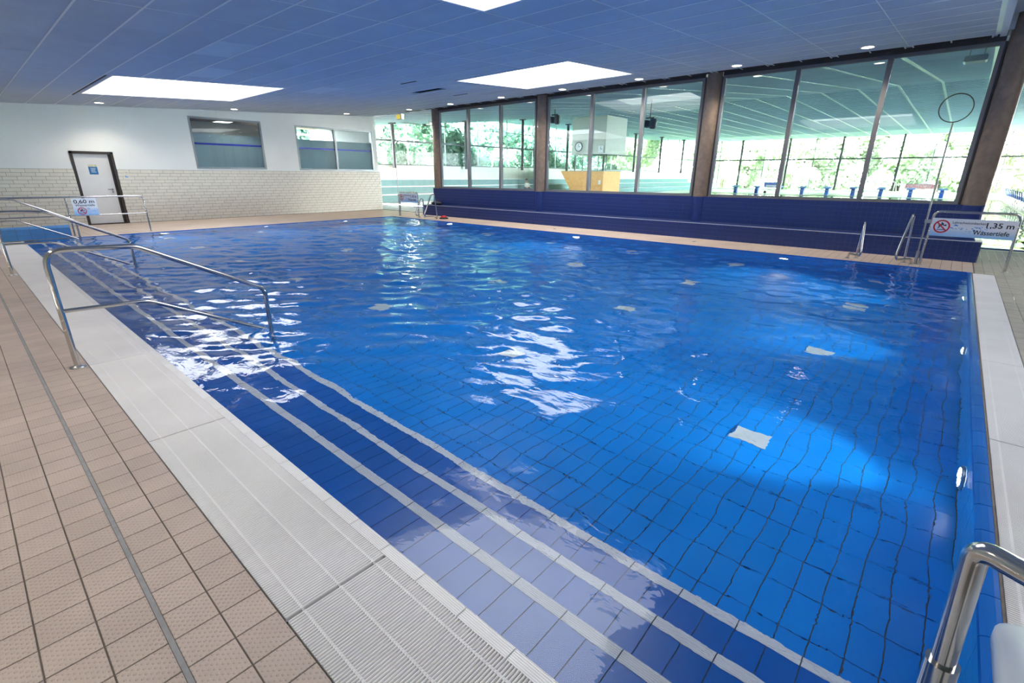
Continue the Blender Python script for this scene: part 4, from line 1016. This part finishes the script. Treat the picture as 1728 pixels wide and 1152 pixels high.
for i, (a, b, c, d) in enumerate(ADDED_SKY):
    t = thing('skylight', ['square white skylight over the grey deck beside the near corner of the pool', 'square white skylight over the grey deck beside the big depth sign'][i], 'skylight', ((a + b) / 2, (c + d) / 2, 4.2))
    MB().box(a, a + 0.03, c, d, 4.19, 4.6).box(b - 0.03, b, c, d, 4.19, 4.6).box(a + 0.03, b - 0.03, c, c + 0.03, 4.19, 4.6).box(a + 0.03, b - 0.03, d - 0.03, d, 4.19, 4.6).build('skylight_shaft', M_WHITE, t)
    MB().box(a + 0.03, b - 0.03, c + 0.03, d - 0.03, 4.5, 4.54).build('opal_pane', M_SKYL, t)
sl = MB(); y = 13.6
while y < 60:                                             # slats along the room
    z = hz(y); st_ = 0.22 if y < FY else 0.5
    sl.box(-29, 18, y, y + st_ * 0.55, z - 0.035, z + 0.02); y += st_
o = sl.build('ceiling_slats', M_HALLCEIL, hc); o['kind'] = 'stuff'
for k in range(16):
    x = -0.05 - 1.62 * k
    if x < -26: break
    mb = MB(); mb.add([(x - 0.05, FY, FZ - 0.045), (x + 0.05, FY, FZ - 0.045), (x + 0.05, YF, FZ - 0.045), (x - 0.05, YF, FZ - 0.045), (x - 0.05, FY, FZ), (x + 0.05, FY, FZ), (x + 0.05, YF, FZ), (x - 0.05, YF, FZ)],
                      [(0, 3, 2, 1), (4, 5, 6, 7), (0, 1, 5, 4), (1, 2, 6, 5), (2, 3, 7, 6), (3, 0, 4, 7)]); mb.build('ceiling_strip', M_RAIL, hc)
    mb = MB(); a, b = 13.4, FY; mb.add([(x - 0.05, a, hz(a) - 0.05), (x + 0.05, a, hz(a) - 0.05), (x + 0.05, b, hz(b) - 0.05), (x - 0.05, b, hz(b) - 0.05), (x - 0.05, a, hz(a)), (x + 0.05, a, hz(a)), (x + 0.05, b, hz(b)), (x - 0.05, b, hz(b))],
                      [(0, 3, 2, 1), (4, 5, 6, 7), (0, 1, 5, 4), (1, 2, 6, 5), (2, 3, 7, 6), (3, 0, 4, 7)]); mb.build('ceiling_strip', M_RAIL, hc)
# far facade
fw = struct('window_6', 'far glass facade of the hall with dark posts and thin transoms', 'window', (-8, YF, 0))
MB().box(-26.4, 20, YF - 0.1, YF + 0.2, 0, 0.16).build('facade_sill', M_CREAM, fw)
posts = [-0.1 - 5.2 * k for k in range(6)] + [5.1, 10.3, 15.5]
for px in posts: MB().box(px - 0.09, px + 0.09, YF - 0.35, YF - 0.05, 0.16, 5.68).build('post', M_FRAMEB, fw)
for px in [-2.7 - 5.2 * k for k in range(5)] + [2.5, 7.7]: MB().box(px - 0.035, px + 0.035, YF - 0.1, YF, 0.16, 5.68).build('mullion', M_FRAME, fw)
for z, h in ((3.42, 0.07), (2.3, 0.03), (4.43, 0.03), (5.5, 0.03)): MB().box(-26.4, 18, YF - 0.12, YF, z - h, z + h).build('transom', M_FRAMEB if h > 0.05 else M_FRAME, fw)
pe = sorted(posts + [-26.2, 18.0])
for a, b in zip(pe[:-1], pe[1:]): MB().box(a, b, YF + 0.0, YF + 0.012, 0.16, 5.68).build('pane', M_FACADE, fw)
# end facade with terraces
ew = struct('window_7', 'end glass facade of the hall above cream tiles', 'window', (XE, 40, 0))
MB().box(XE - 0.2, XE, 10.6, YF, 0, 2.07).build('tiled_base', M_CREAM, ew)
MB().box(XE - 0.06, XE + 0.08, 10.6, YF, 2.07, 2.12).build('facade_sill', M_FRAME, ew)
for k in range(9):
    py = 12.6 + 6.0 * k
    MB().tube([(XE + 0.25, py, 1.9), (XE + 0.25, py, hz(max(py, 13)))], 0.11, 12).build('post', M_FRAMEB, ew)
    MB().box(XE + 0.05, XE + 0.45, py - 0.14, py + 0.14, hz(max(py, 13)) - 0.12, hz(max(py, 13)) - 0.02).build('post_head', M_FRAMEB, ew)
MB().box(XE - 0.05, XE + 0.05, 10.6, YF, 3.42, 3.52).build('transom', M_FRAME, ew)
MB().box(XE - 0.05, XE + 0.03, 10.6, YF, 4.5, 4.54).build('transom', M_FRAME, ew)
for k in range(18):
    y0 = 10.6 + 3.08 * k; MB().box(XE - 0.012, XE, y0, y0 + 3.06, 2.1, 5.68).build('pane', M_FACADE, ew)
for k in range(18): MB().box(XE - 0.04, XE + 0.03, 10.58 + 3.08 * k, 10.62 + 3.08 * k, 2.1, 5.68).build('mullion', M_WHITE, ew)
for i, (x0, zt) in enumerate(((-24.2, 0.43), (-24.95, 0.86), (-25.7, 1.26))):
    lab = ['lowest teal terrace seat step along the end facade', 'middle teal terrace seat step along the end facade', 'topmost teal terrace seat step below the cream tiles'][i]
    t = thing('terrace_step', lab, 'terrace', (x0 - 0.4, 35, 0))
    MB().box(XE, x0, 13.4, 62, 0 if i == 0 else zt - 0.42, zt - 0.04).build('step_face', M_TEAL, t)
    MB().box(max(XE, x0 - 0.75), x0 + 0.03, 13.4, 62, zt - 0.04, zt).build('step_board', M_WTILE, t)
# unseen right flank of the hall; its glazing is invented to let in light
hr = struct('wall_hall', 'white side wall of the hall with a long glazed stretch', 'wall', (18, 30, 0))
MB().box(18, 18.2, -3.4, 44, 0, 6.0).box(18, 18.2, 44, YF, 0, 0.6).box(18, 18.2, 44, YF, 5.3, 6.0).build('plaster', M_PLASTER, hr)
for k in range(5): MB().box(18, 18.15, 44 + 5.2 * k, 44.2 + 5.2 * k, 0.6, 5.3).build('post', M_FRAME, hr)
for k in range(4): MB().box(18.05, 18.06, 44.2 + 5.2 * k, 49.2 + 5.2 * k, 0.6, 5.3).build('pane', M_FACADE, hr)
MB().box(14.0, 18.0, -3.4, 15.3, -0.3, -0.001).build('slab', M_HALLFLOOR, hr)

# kiosk with wall block, clocks
kk_ = thing('kiosk', 'orange wooden counter box in the hall beneath a hanging grey wall block', 'kiosk', (-21.7, 33.6, 0))
MB().box(-23.2, -20.2, 33.0, 35.5, 0, 1.84).build('counter_box', M_ORANGE, kk_)
MB().box(-23.25, -20.15, 32.95, 35.55, 1.84, 1.90).build('counter_top', M_TEAL, kk_)
MB().prism([(-24.3, 1.86), (-23.2, 1.86), (-23.2, 0.3)], 'y', 33.2, 33.3).build('stair_cheek', M_ORANGE, kk_)
for q in range(4): MB().box(-23.0 + 0.7 * q, -22.4 + 0.7 * q, 33.3, 33.31, 1.95, 3.0).build('pane', M_FACADE, kk_)
for q in range(5): MB().box(-23.05 + 0.7 * q, -22.99 + 0.7 * q, 33.28, 33.34, 1.9, 3.04).build('glazing_bar', M_FRAME, kk_)
MB().box(-20.6, -20.4, 32.99, 33.0, 0.9, 1.2).build('notice', M_WHITE, kk_)
wbk = struct('wall_block', 'hanging pale grey wall block above the orange kiosk carrying two clocks', 'wall', (-21.7, 34, 3))
MB().box(-23.2, -20.2, 33.05, 36, 3.05, 5.69).build('plaster', mat('hall_grey_plaster', (0.60, 0.60, 0.55), 0.8, var=0.04), wbk)
ck = thing('wall_clock', 'round white clock with black rim on the grey wall block', 'clock', (-22.55, 33.03, 3.6))
MB().lathe((-22.55, 33.04, 3.6), [(0.34, 0), (0.34, -0.05), (0.29, -0.05), (0.29, -0.02)], 32, 'y', False).build('clock_rim', M_BLACK, ck)
MB().lathe((-22.55, 33.03, 3.6), [(0.29, 0), (0.29, -0.02)], 32, 'y').build('clock_dial', M_WHITE, ck)
MB().box(-22.56, -22.53, 32.99, 33.0, 3.58, 3.80).box(-22.55, -22.38, 32.99, 33.0, 3.58, 3.61).build('clock_hands', M_INK, ck)
ck2 = thing('wall_clock', 'square white clock on the grey wall block', 'clock', (-20.55, 33.03, 3.4))
MB().box(-20.8, -20.3, 32.98, 33.05, 3.12, 3.66).build('clock_rim', M_DSTEEL, ck2)
MB().box(-20.77, -20.33, 32.97, 32.98, 3.15, 3.63).build('clock_dial', M_WHITE, ck2)
MB().box(-20.56, -20.53, 32.96, 32.97, 3.38, 3.58).box(-20.56, -20.42, 32.96, 32.97, 3.37, 3.40).build('clock_hands', M_INK, ck2)
# loudspeaker pairs
for i, (sx, sy, sz) in enumerate(((-16.6, 22.0, 4.2), (-11.2, 22.0, 3.7))):
    t = thing('loudspeaker_pair', ['pair of black loudspeakers hanging by a column in the second window bay', 'pair of black loudspeakers hanging below the hall ceiling strips'][i], 'loudspeaker', (sx, sy, sz + 0.4))
    MB().tube([(sx, sy, hz(sy)), (sx, sy, sz + 0.3)], 0.02, 8).build('hanger', M_BLACK, t)
    MB().tube([(sx - 0.2, sy, sz + 0.3), (sx + 0.2, sy, sz + 0.3)], 0.025, 8).build('yoke', M_BLACK, t)
    for s2 in (-1, 1): MB().lathe((sx + s2 * 0.16, sy, sz + 0.06), [(0.13, 0.2), (0.17, 0.05), (0.16, -0.14), (0.10, -0.22)], 16, 'y' if s2 < 0 else 'z').build('speaker', M_BLACK, t)
# light fittings under the hall ceiling
for i, (sx, sy) in enumerate(((-0.36, 15.4), (-16.9, 21.4), (-24.3, 20.0), (-26.0, 17.2))):
    z = hz(sy) - 0.26
    t = thing('ceiling_projector', ['grey ceiling floodlight in the top corner of the third window bay', 'grey ceiling floodlight in the top corner of the second window bay', 'grey ceiling floodlight seen through the first window bay', 'grey ceiling floodlight beside the end of the plastered wall'][i], 'lamp', (sx, sy, hz(sy)))
    MB().bbox(sx - 0.19, sx + 0.19, sy - 0.16, sy + 0.16, z - 0.05, z + 0.06, 0.02).build('lamp_body', M_DSTEEL, t)
    MB().box(sx - 0.16, sx + 0.16, sy - 0.13, sy + 0.13, z - 0.056, z - 0.05).build('lamp_lens', M_WHITE, t)
    MB().tube([(sx - 0.12, sy, z + 0.05), (sx - 0.12, sy, hz(sy))], 0.015, 8).tube([(sx + 0.12, sy, z + 0.05), (sx + 0.12, sy, hz(sy))], 0.015, 8).build('bracket', M_DSTEEL, t)
yl = thing('emergency_lamp', 'small yellow faced box lamp hanging in the open passage', 'lamp', (-18.4, 13.5, 3.9))
MB().box(-18.58, -18.22, 13.46, 13.6, 3.72, 3.93).build('lamp_housing', M_DSTEEL, yl)
MB().box(-18.56, -18.28, 13.45, 13.46, 3.74, 3.91).build('lamp_face', M_YELLOW, yl)
MB().tube([(-18.4, 13.53, 3.93), (-18.4, 13.53, 4.05)], 0.02, 8).build('lamp_stem', M_DSTEEL, yl)

# starting blocks
def starting_block(x, y, rz, label, grp, z=0.0):
    t = thing('starting_block', label, 'starting block', (x, y, z), grp)
    def b(*a): return MB().box(*a)
    parts = [('block_body', MB().prism([(-0.18, 0.0), (0.18, 0.0), (0.14, 0.58), (-0.20, 0.62)], 'x', -0.13, 0.13), M_BPLAST),
             ('block_top', MB().prism([(-0.34, 0.66), (0.30, 0.56), (0.30, 0.61), (-0.34, 0.72)], 'x', -0.28, 0.28), M_BPLAST),
             ('grab_bar', MB().tube([(-0.24, 0.30, 0.55), (-0.24, 0.34, 0.40), (0.24, 0.34, 0.40), (0.24, 0.30, 0.55)], 0.018, 8), M_STEEL)]
    for nme, mb, m in parts:
        me_ = mb.mesh(nme); me_.materials.append(m); o = bpy.data.objects.new(nme, me_); col.objects.link(o); o.parent = t
    t.rotation_euler = (0, 0, rz); return t
b0 = None
for k in range(9):
    x = -16.6 + 1.95 * k
    if b0 is None: b0 = starting_block(x, 52.0, PI, 'blue starting block at the far pool end, first in the row towards the towel rack', 'starting blocks at the far pool end')
    else: copy_tree(b0, (1.95 * k, 0, 0), 'blue starting block at the far pool end, %s in the row towards the towel rack' % ORD[k])
pier = struct('pier', 'narrow pale bulkhead across the main pool', 'pier', (3.0, 42, 0)); MB().box(2.35, 3.6, 30, 50.4, -0.6, 0.0).build('pier_slab', M_HALLFLOOR, pier)
def pier_chair(x, y, label, grp):
    t = thing('pool_chair', label, 'chair', (x, y, 0), grp)
    s1 = [('seat', MB().bbox(-0.22, 0.22, -0.22, 0.22, 0.43, 0.47, 0.01), M_BPLAST), ('backrest', MB().prism([(-0.22, 0.50), (-0.18, 0.50), (-0.25, 0.86), (-0.28, 0.86)], 'y', -0.2, 0.2), M_BPLAST)]
    for (a, b) in ((-1, -1), (-1, 1), (1, -1), (1, 1)): s1.append(('leg', MB().tube([(a * 0.22, b * 0.2, 0), (a * 0.18, b * 0.18, 0.44)], 0.014, 8), M_STEEL))
    for nme, mb, m in s1:
        me_ = mb.mesh(nme); me_.materials.append(m); o = bpy.data.objects.new(nme, me_); col.objects.link(o); o.parent = t
    return t
c0 = pier_chair(2.62, 33.0, 'blue seat on thin steel legs in the row along the pale bulkhead', 'blue seats along the bulkhead')
for k in range(1, 12): copy_tree(c0, (0, 1.4 * k, 0))
# trolley, towels, hurdle frames at the far pool end
tr = thing('equipment_trolley', 'blue and white equipment trolley between the far starting blocks', 'trolley', (-13.6, 53.2, 0))
MB().box(-14.3, -13.0, 52.9, 53.5, 0.55, 1.02).build('trolley_box', M_BPLAST, tr); MB().box(-14.1, -13.2, 52.88, 52.9, 0.58, 0.78).build('trolley_panel', M_WHITE, tr)
for a in (-14.2, -13.1): MB().lathe((a, 53.2, 0.12), [(0.12, -0.05), (0.12, 0.05)], 14, 'y').build('wheel', M_BLACK, tr)
MB().tube([(-14.2, 53.2, 0.12), (-14.2, 53.2, 0.56)], 0.025, 8).tube([(-13.1, 53.2, 0.12), (-13.1, 53.2, 0.56)], 0.025, 8).build('trolley_legs', M_STEEL, tr)
tw = thing('towel_rack', 'red and white patterned towel over a rack at the far pool end', 'towel rack', (-2.4, 53.5, 0))
m_tw = mat('red_white_towel', (0.7, 0.05, 0.06), 0.9, var=0.5, vscale=9, color2=(0.85, 0.8, 0.8))
MB().box(-3.5, -1.4, 53.45, 53.52, 0.62, 1.0).build('towel', m_tw, tw)
MB().tube([(-3.6, 53.48, 0), (-3.6, 53.48, 1.02), (-1.3, 53.48, 1.02), (-1.3, 53.48, 0)], 0.025, 8).build('rack_frame', M_STEEL, tw)
bf = thing('ball_frame', 'low white frame standing by the far starting blocks', 'frame', (-6, 54, 0))
MB().tube(fillet([(-7.3, 54, 0), (-7.0, 54, 1.15), (-4.2, 54, 1.15), (-4.0, 54, 0)], 0.1), 0.03, 8).build('frame_tube', M_WHITE, bf)
hl = thing('hall_ladder', 'white ladder grab rail in the hall beyond the far depth sign', 'handrail', (-20.6, 18.0, 0))
MB().tube(fillet([(-20.75, 18.0, 0), (-20.75, 18.0, 0.85), (-20.4, 18.1, 0.85), (-20.4, 18.1, 0)], 0.14), 0.022, 10).build('rail_loop', M_WHITE, hl)
MB().lathe((-20.75, 18, 0), [(0.05, 0), (0.05, 0.01)], 14).lathe((-20.4, 18.1, 0), [(0.05, 0), (0.05, 0.01)], 14).build('floor_flange', M_DSTEEL, hl)

# ------------------------------------------------------------------ people
def skin(name, verts, edges, radii, m, parent, root=0, sub=2):
    me_ = bpy.data.meshes.new(name); off = parent_loc(parent)
    me_.from_pydata([tuple(np.array(v) - np.array(off)) for v in verts], edges, []); me_.materials.append(m)
    o = bpy.data.objects.new(name, me_); col.objects.link(o); o.parent = parent
    md = o.modifiers.new('skin', 'SKIN'); md.use_smooth_shade = True
    if not me_.skin_vertices: 
        bm = bmesh.new(); bm.from_mesh(me_); bm.verts.layers.skin.verify(); bm.to_mesh(me_); bm.free()
    for i, r in enumerate(radii):
        s5 = me_.skin_vertices[0].data[i]; s5.radius = (r, r) if not isinstance(r, tuple) else r; s5.use_root = (i == root)
    sb = o.modifiers.new('sub', 'SUBSURF'); sb.levels = sub; sb.render_levels = sub
    return o
bx, by, bz = -24.5, 29.2, 0.43
pn = thing('person', 'person in a white shirt sitting on the lowest teal terrace step', 'person', (bx, by, bz))
V_ = [(bx, by, bz + .12), (bx, by, bz + .30), (bx, by, bz + .48), (bx + .02, by, bz + .58), (bx + .03, by, bz + .68), (bx + .04, by, bz + .80),
      (bx + .02, by - .19, bz + .49), (bx + .08, by - .24, bz + .25), (bx + .28, by - .17, bz + .18), (bx + .36, by - .14, bz + .17),
      (bx + .02, by + .19, bz + .49), (bx + .08, by + .24, bz + .25), (bx + .28, by + .17, bz + .18), (bx + .36, by + .14, bz + .17),
      (bx + .05, by - .1, bz + .10), (bx + .45, by - .13, bz + .10), (bx + .48, by - .13, bz - .36), (bx + .62, by - .14, bz - .39),
      (bx + .05, by + .1, bz + .10), (bx + .45, by + .13, bz + .10), (bx + .48, by + .13, bz - .36), (bx + .62, by + .14, bz - .39)]
E_ = [(0, 1), (1, 2), (2, 3), (3, 4), (4, 5), (2, 6), (6, 7), (7, 8), (8, 9), (2, 10), (10, 11), (11, 12), (12, 13), (0, 14), (14, 15), (15, 16), (16, 17), (0, 18), (18, 19), (19, 20), (20, 21)]
R_ = [.13, .13, .14, .055, .085, .075, .06, .045, .032, .028, .06, .045, .032, .028, .085, .065, .045, .04, .085, .065, .045, .04]
skin('body', V_, E_, R_, M_SKIN, pn)
skin('shirt', [V_[0], V_[1], V_[2], V_[6], V_[7], V_[10], V_[11]], [(0, 1), (1, 2), (2, 3), (3, 4), (2, 5), (5, 6)], [.155, .155, .16, .08, .065, .08, .065], M_SHIRT, pn)
skin('trousers', [V_[0], V_[14], V_[15], V_[16], V_[18], V_[19], V_[20]], [(0, 1), (1, 2), (2, 3), (0, 4), (4, 5), (5, 6)], [.15, .10, .08, .06, .10, .08, .06], M_TROUS, pn)
lump((bx + .01, by, bz + .73), 0.095, 0.09, 0.085, 4).build('hair', M_HAIR, pn)
sx_, sy_ = 1.72, 19.6
sw = thing('person', 'swimmer with brown hair in the main pool beyond the big depth sign', 'person', (sx_, sy_, -0.3))
V2 = [(sx_, sy_, -.45), (sx_, sy_, -.22), (sx_, sy_, -.08), (sx_, sy_, .02), (sx_, sy_ - .01, .12), (sx_, sy_ - .02, .22), (sx_ - .19, sy_, -.12), (sx_ - .3, sy_ - .2, -.2), (sx_ - .3, sy_ - .45, -.14), (sx_ + .19, sy_, -.12), (sx_ + .3, sy_ - .2, -.2), (sx_ + .3, sy_ - .45, -.14)]
skin('body', V2, [(0, 1), (1, 2), (2, 3), (3, 4), (4, 5), (2, 6), (6, 7), (7, 8), (2, 9), (9, 10), (10, 11)], [.13, .15, .13, .055, .085, .075, .06, .045, .035, .06, .045, .035], M_SKIN, sw)
lump((sx_, sy_ + .02, .09), 0.11, 0.115, 0.105, 8).build('hair', M_HAIR, sw)

# ------------------------------------------------------------------ outside: lawn, trees, building
lawn = MB().box(-120, 90, YF + 0.2, 150, -0.4, -0.3).box(-120, XE - 0.3, -40, YF + 0.2, -0.4, -0.3).box(18.2, 90, -40, YF + 0.2, -0.4, -0.3)
tag(lawn.build('lawn', M_GRASS), 'green lawn outside the hall facades', 'lawn', kind='structure')
def crown_mesh(seed, leaves, m):
    r5 = np.random.default_rng(seed); blobs = [(r5.normal(0, 1.3), r5.normal(0, 1.3), r5.uniform(1.2, 8.0), r5.uniform(1.1, 2.0)) for _ in range(16)]
    v = []; f = []
    for i in range(leaves):
        bxx, byy, bzz, rr = blobs[r5.integers(len(blobs))]
        d = r5.normal(0, 1, 3); d /= np.linalg.norm(d); p = np.array([bxx, byy, bzz]) + d * rr * r5.uniform(0.75, 1.05)
        a = r5.normal(0, 1, 3); a /= np.linalg.norm(a); b = np.cross(a, d + r5.normal(0, .4, 3)); b /= (np.linalg.norm(b) + 1e-6); s6 = r5.uniform(0.13, 0.3)
        k = len(v); v += [tuple(p - a * s6), tuple(p + b * s6 * .6), tuple(p + a * s6), tuple(p - b * s6 * .6)]; f.append((k, k + 1, k + 2, k + 3))
    me_ = bpy.data.meshes.new('crown'); me_.from_pydata(v, [], f); me_.materials.append(m); return me_
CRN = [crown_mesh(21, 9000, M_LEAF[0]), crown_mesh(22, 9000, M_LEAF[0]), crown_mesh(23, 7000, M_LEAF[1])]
TRM = MB().tube([(0, 0, -0.4), (0.1, 0, 1.5), (0, 0.1, 4.0), (0.1, 0, 7.0)], [0.24, 0.2, 0.15, 0.05], 8).mesh('trunk'); TRM.materials.append(M_BARK)
def tree(x, y, s, kind, label, grp):
    t = thing('broadleaf_tree', label, 'tree', (x, y, -0.3), grp)
    for nm_, me_ in (('crown', CRN[kind]), ('trunk', TRM)):
        o = bpy.data.objects.new(nm_, me_); col.objects.link(o); o.parent = t
    t.scale = (s, s, s); t.rotation_euler = (0, 0, random.uniform(0, 6.28)); return t
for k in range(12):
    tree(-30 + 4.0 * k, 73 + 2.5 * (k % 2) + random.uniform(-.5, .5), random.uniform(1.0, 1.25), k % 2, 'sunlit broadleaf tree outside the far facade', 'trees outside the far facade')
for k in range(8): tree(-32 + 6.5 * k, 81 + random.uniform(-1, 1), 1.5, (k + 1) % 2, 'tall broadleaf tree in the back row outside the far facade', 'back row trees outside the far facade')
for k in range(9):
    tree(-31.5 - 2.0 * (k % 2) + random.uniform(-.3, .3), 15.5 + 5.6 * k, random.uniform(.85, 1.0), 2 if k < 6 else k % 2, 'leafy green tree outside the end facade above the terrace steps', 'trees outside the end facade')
for k in range(11):
    t = thing('garden_shrub', 'round leafy shrub close outside the end facade', 'shrub', (-29.6 - 0.7 * (k % 2), 14.5 + 3.3 * k, -0.3), 'shrubs outside the end facade')
    o = bpy.data.objects.new('foliage', CRN[2]); col.objects.link(o); o.parent = t; t.scale = (0.5, 0.5, 0.42); t.rotation_euler = (0, 0, 1.3 * k)
tree(-35.5, 23.0, 1.1, 2, 'wide dark green tree behind the end facade, between two of its posts', 'trees outside the end facade')
bd = thing('outside_building', 'pale building with grey bands beyond the end facade', 'building', (-46, 44, -0.3))
MB().box(-50, -42, 38, 48, -0.3, 9).build('building_wall', M_CREAM, bd)
for z in (2.2, 4.6, 7.0): MB().box(-41.99, -41.9, 38, 48, z, z + 0.8).build('grey_band', M_DSTEEL, bd)
MB().box(-50.2, -41.7, 37.8, 48.2, 9, 9.3).build('roof', M_ROOF, bd)
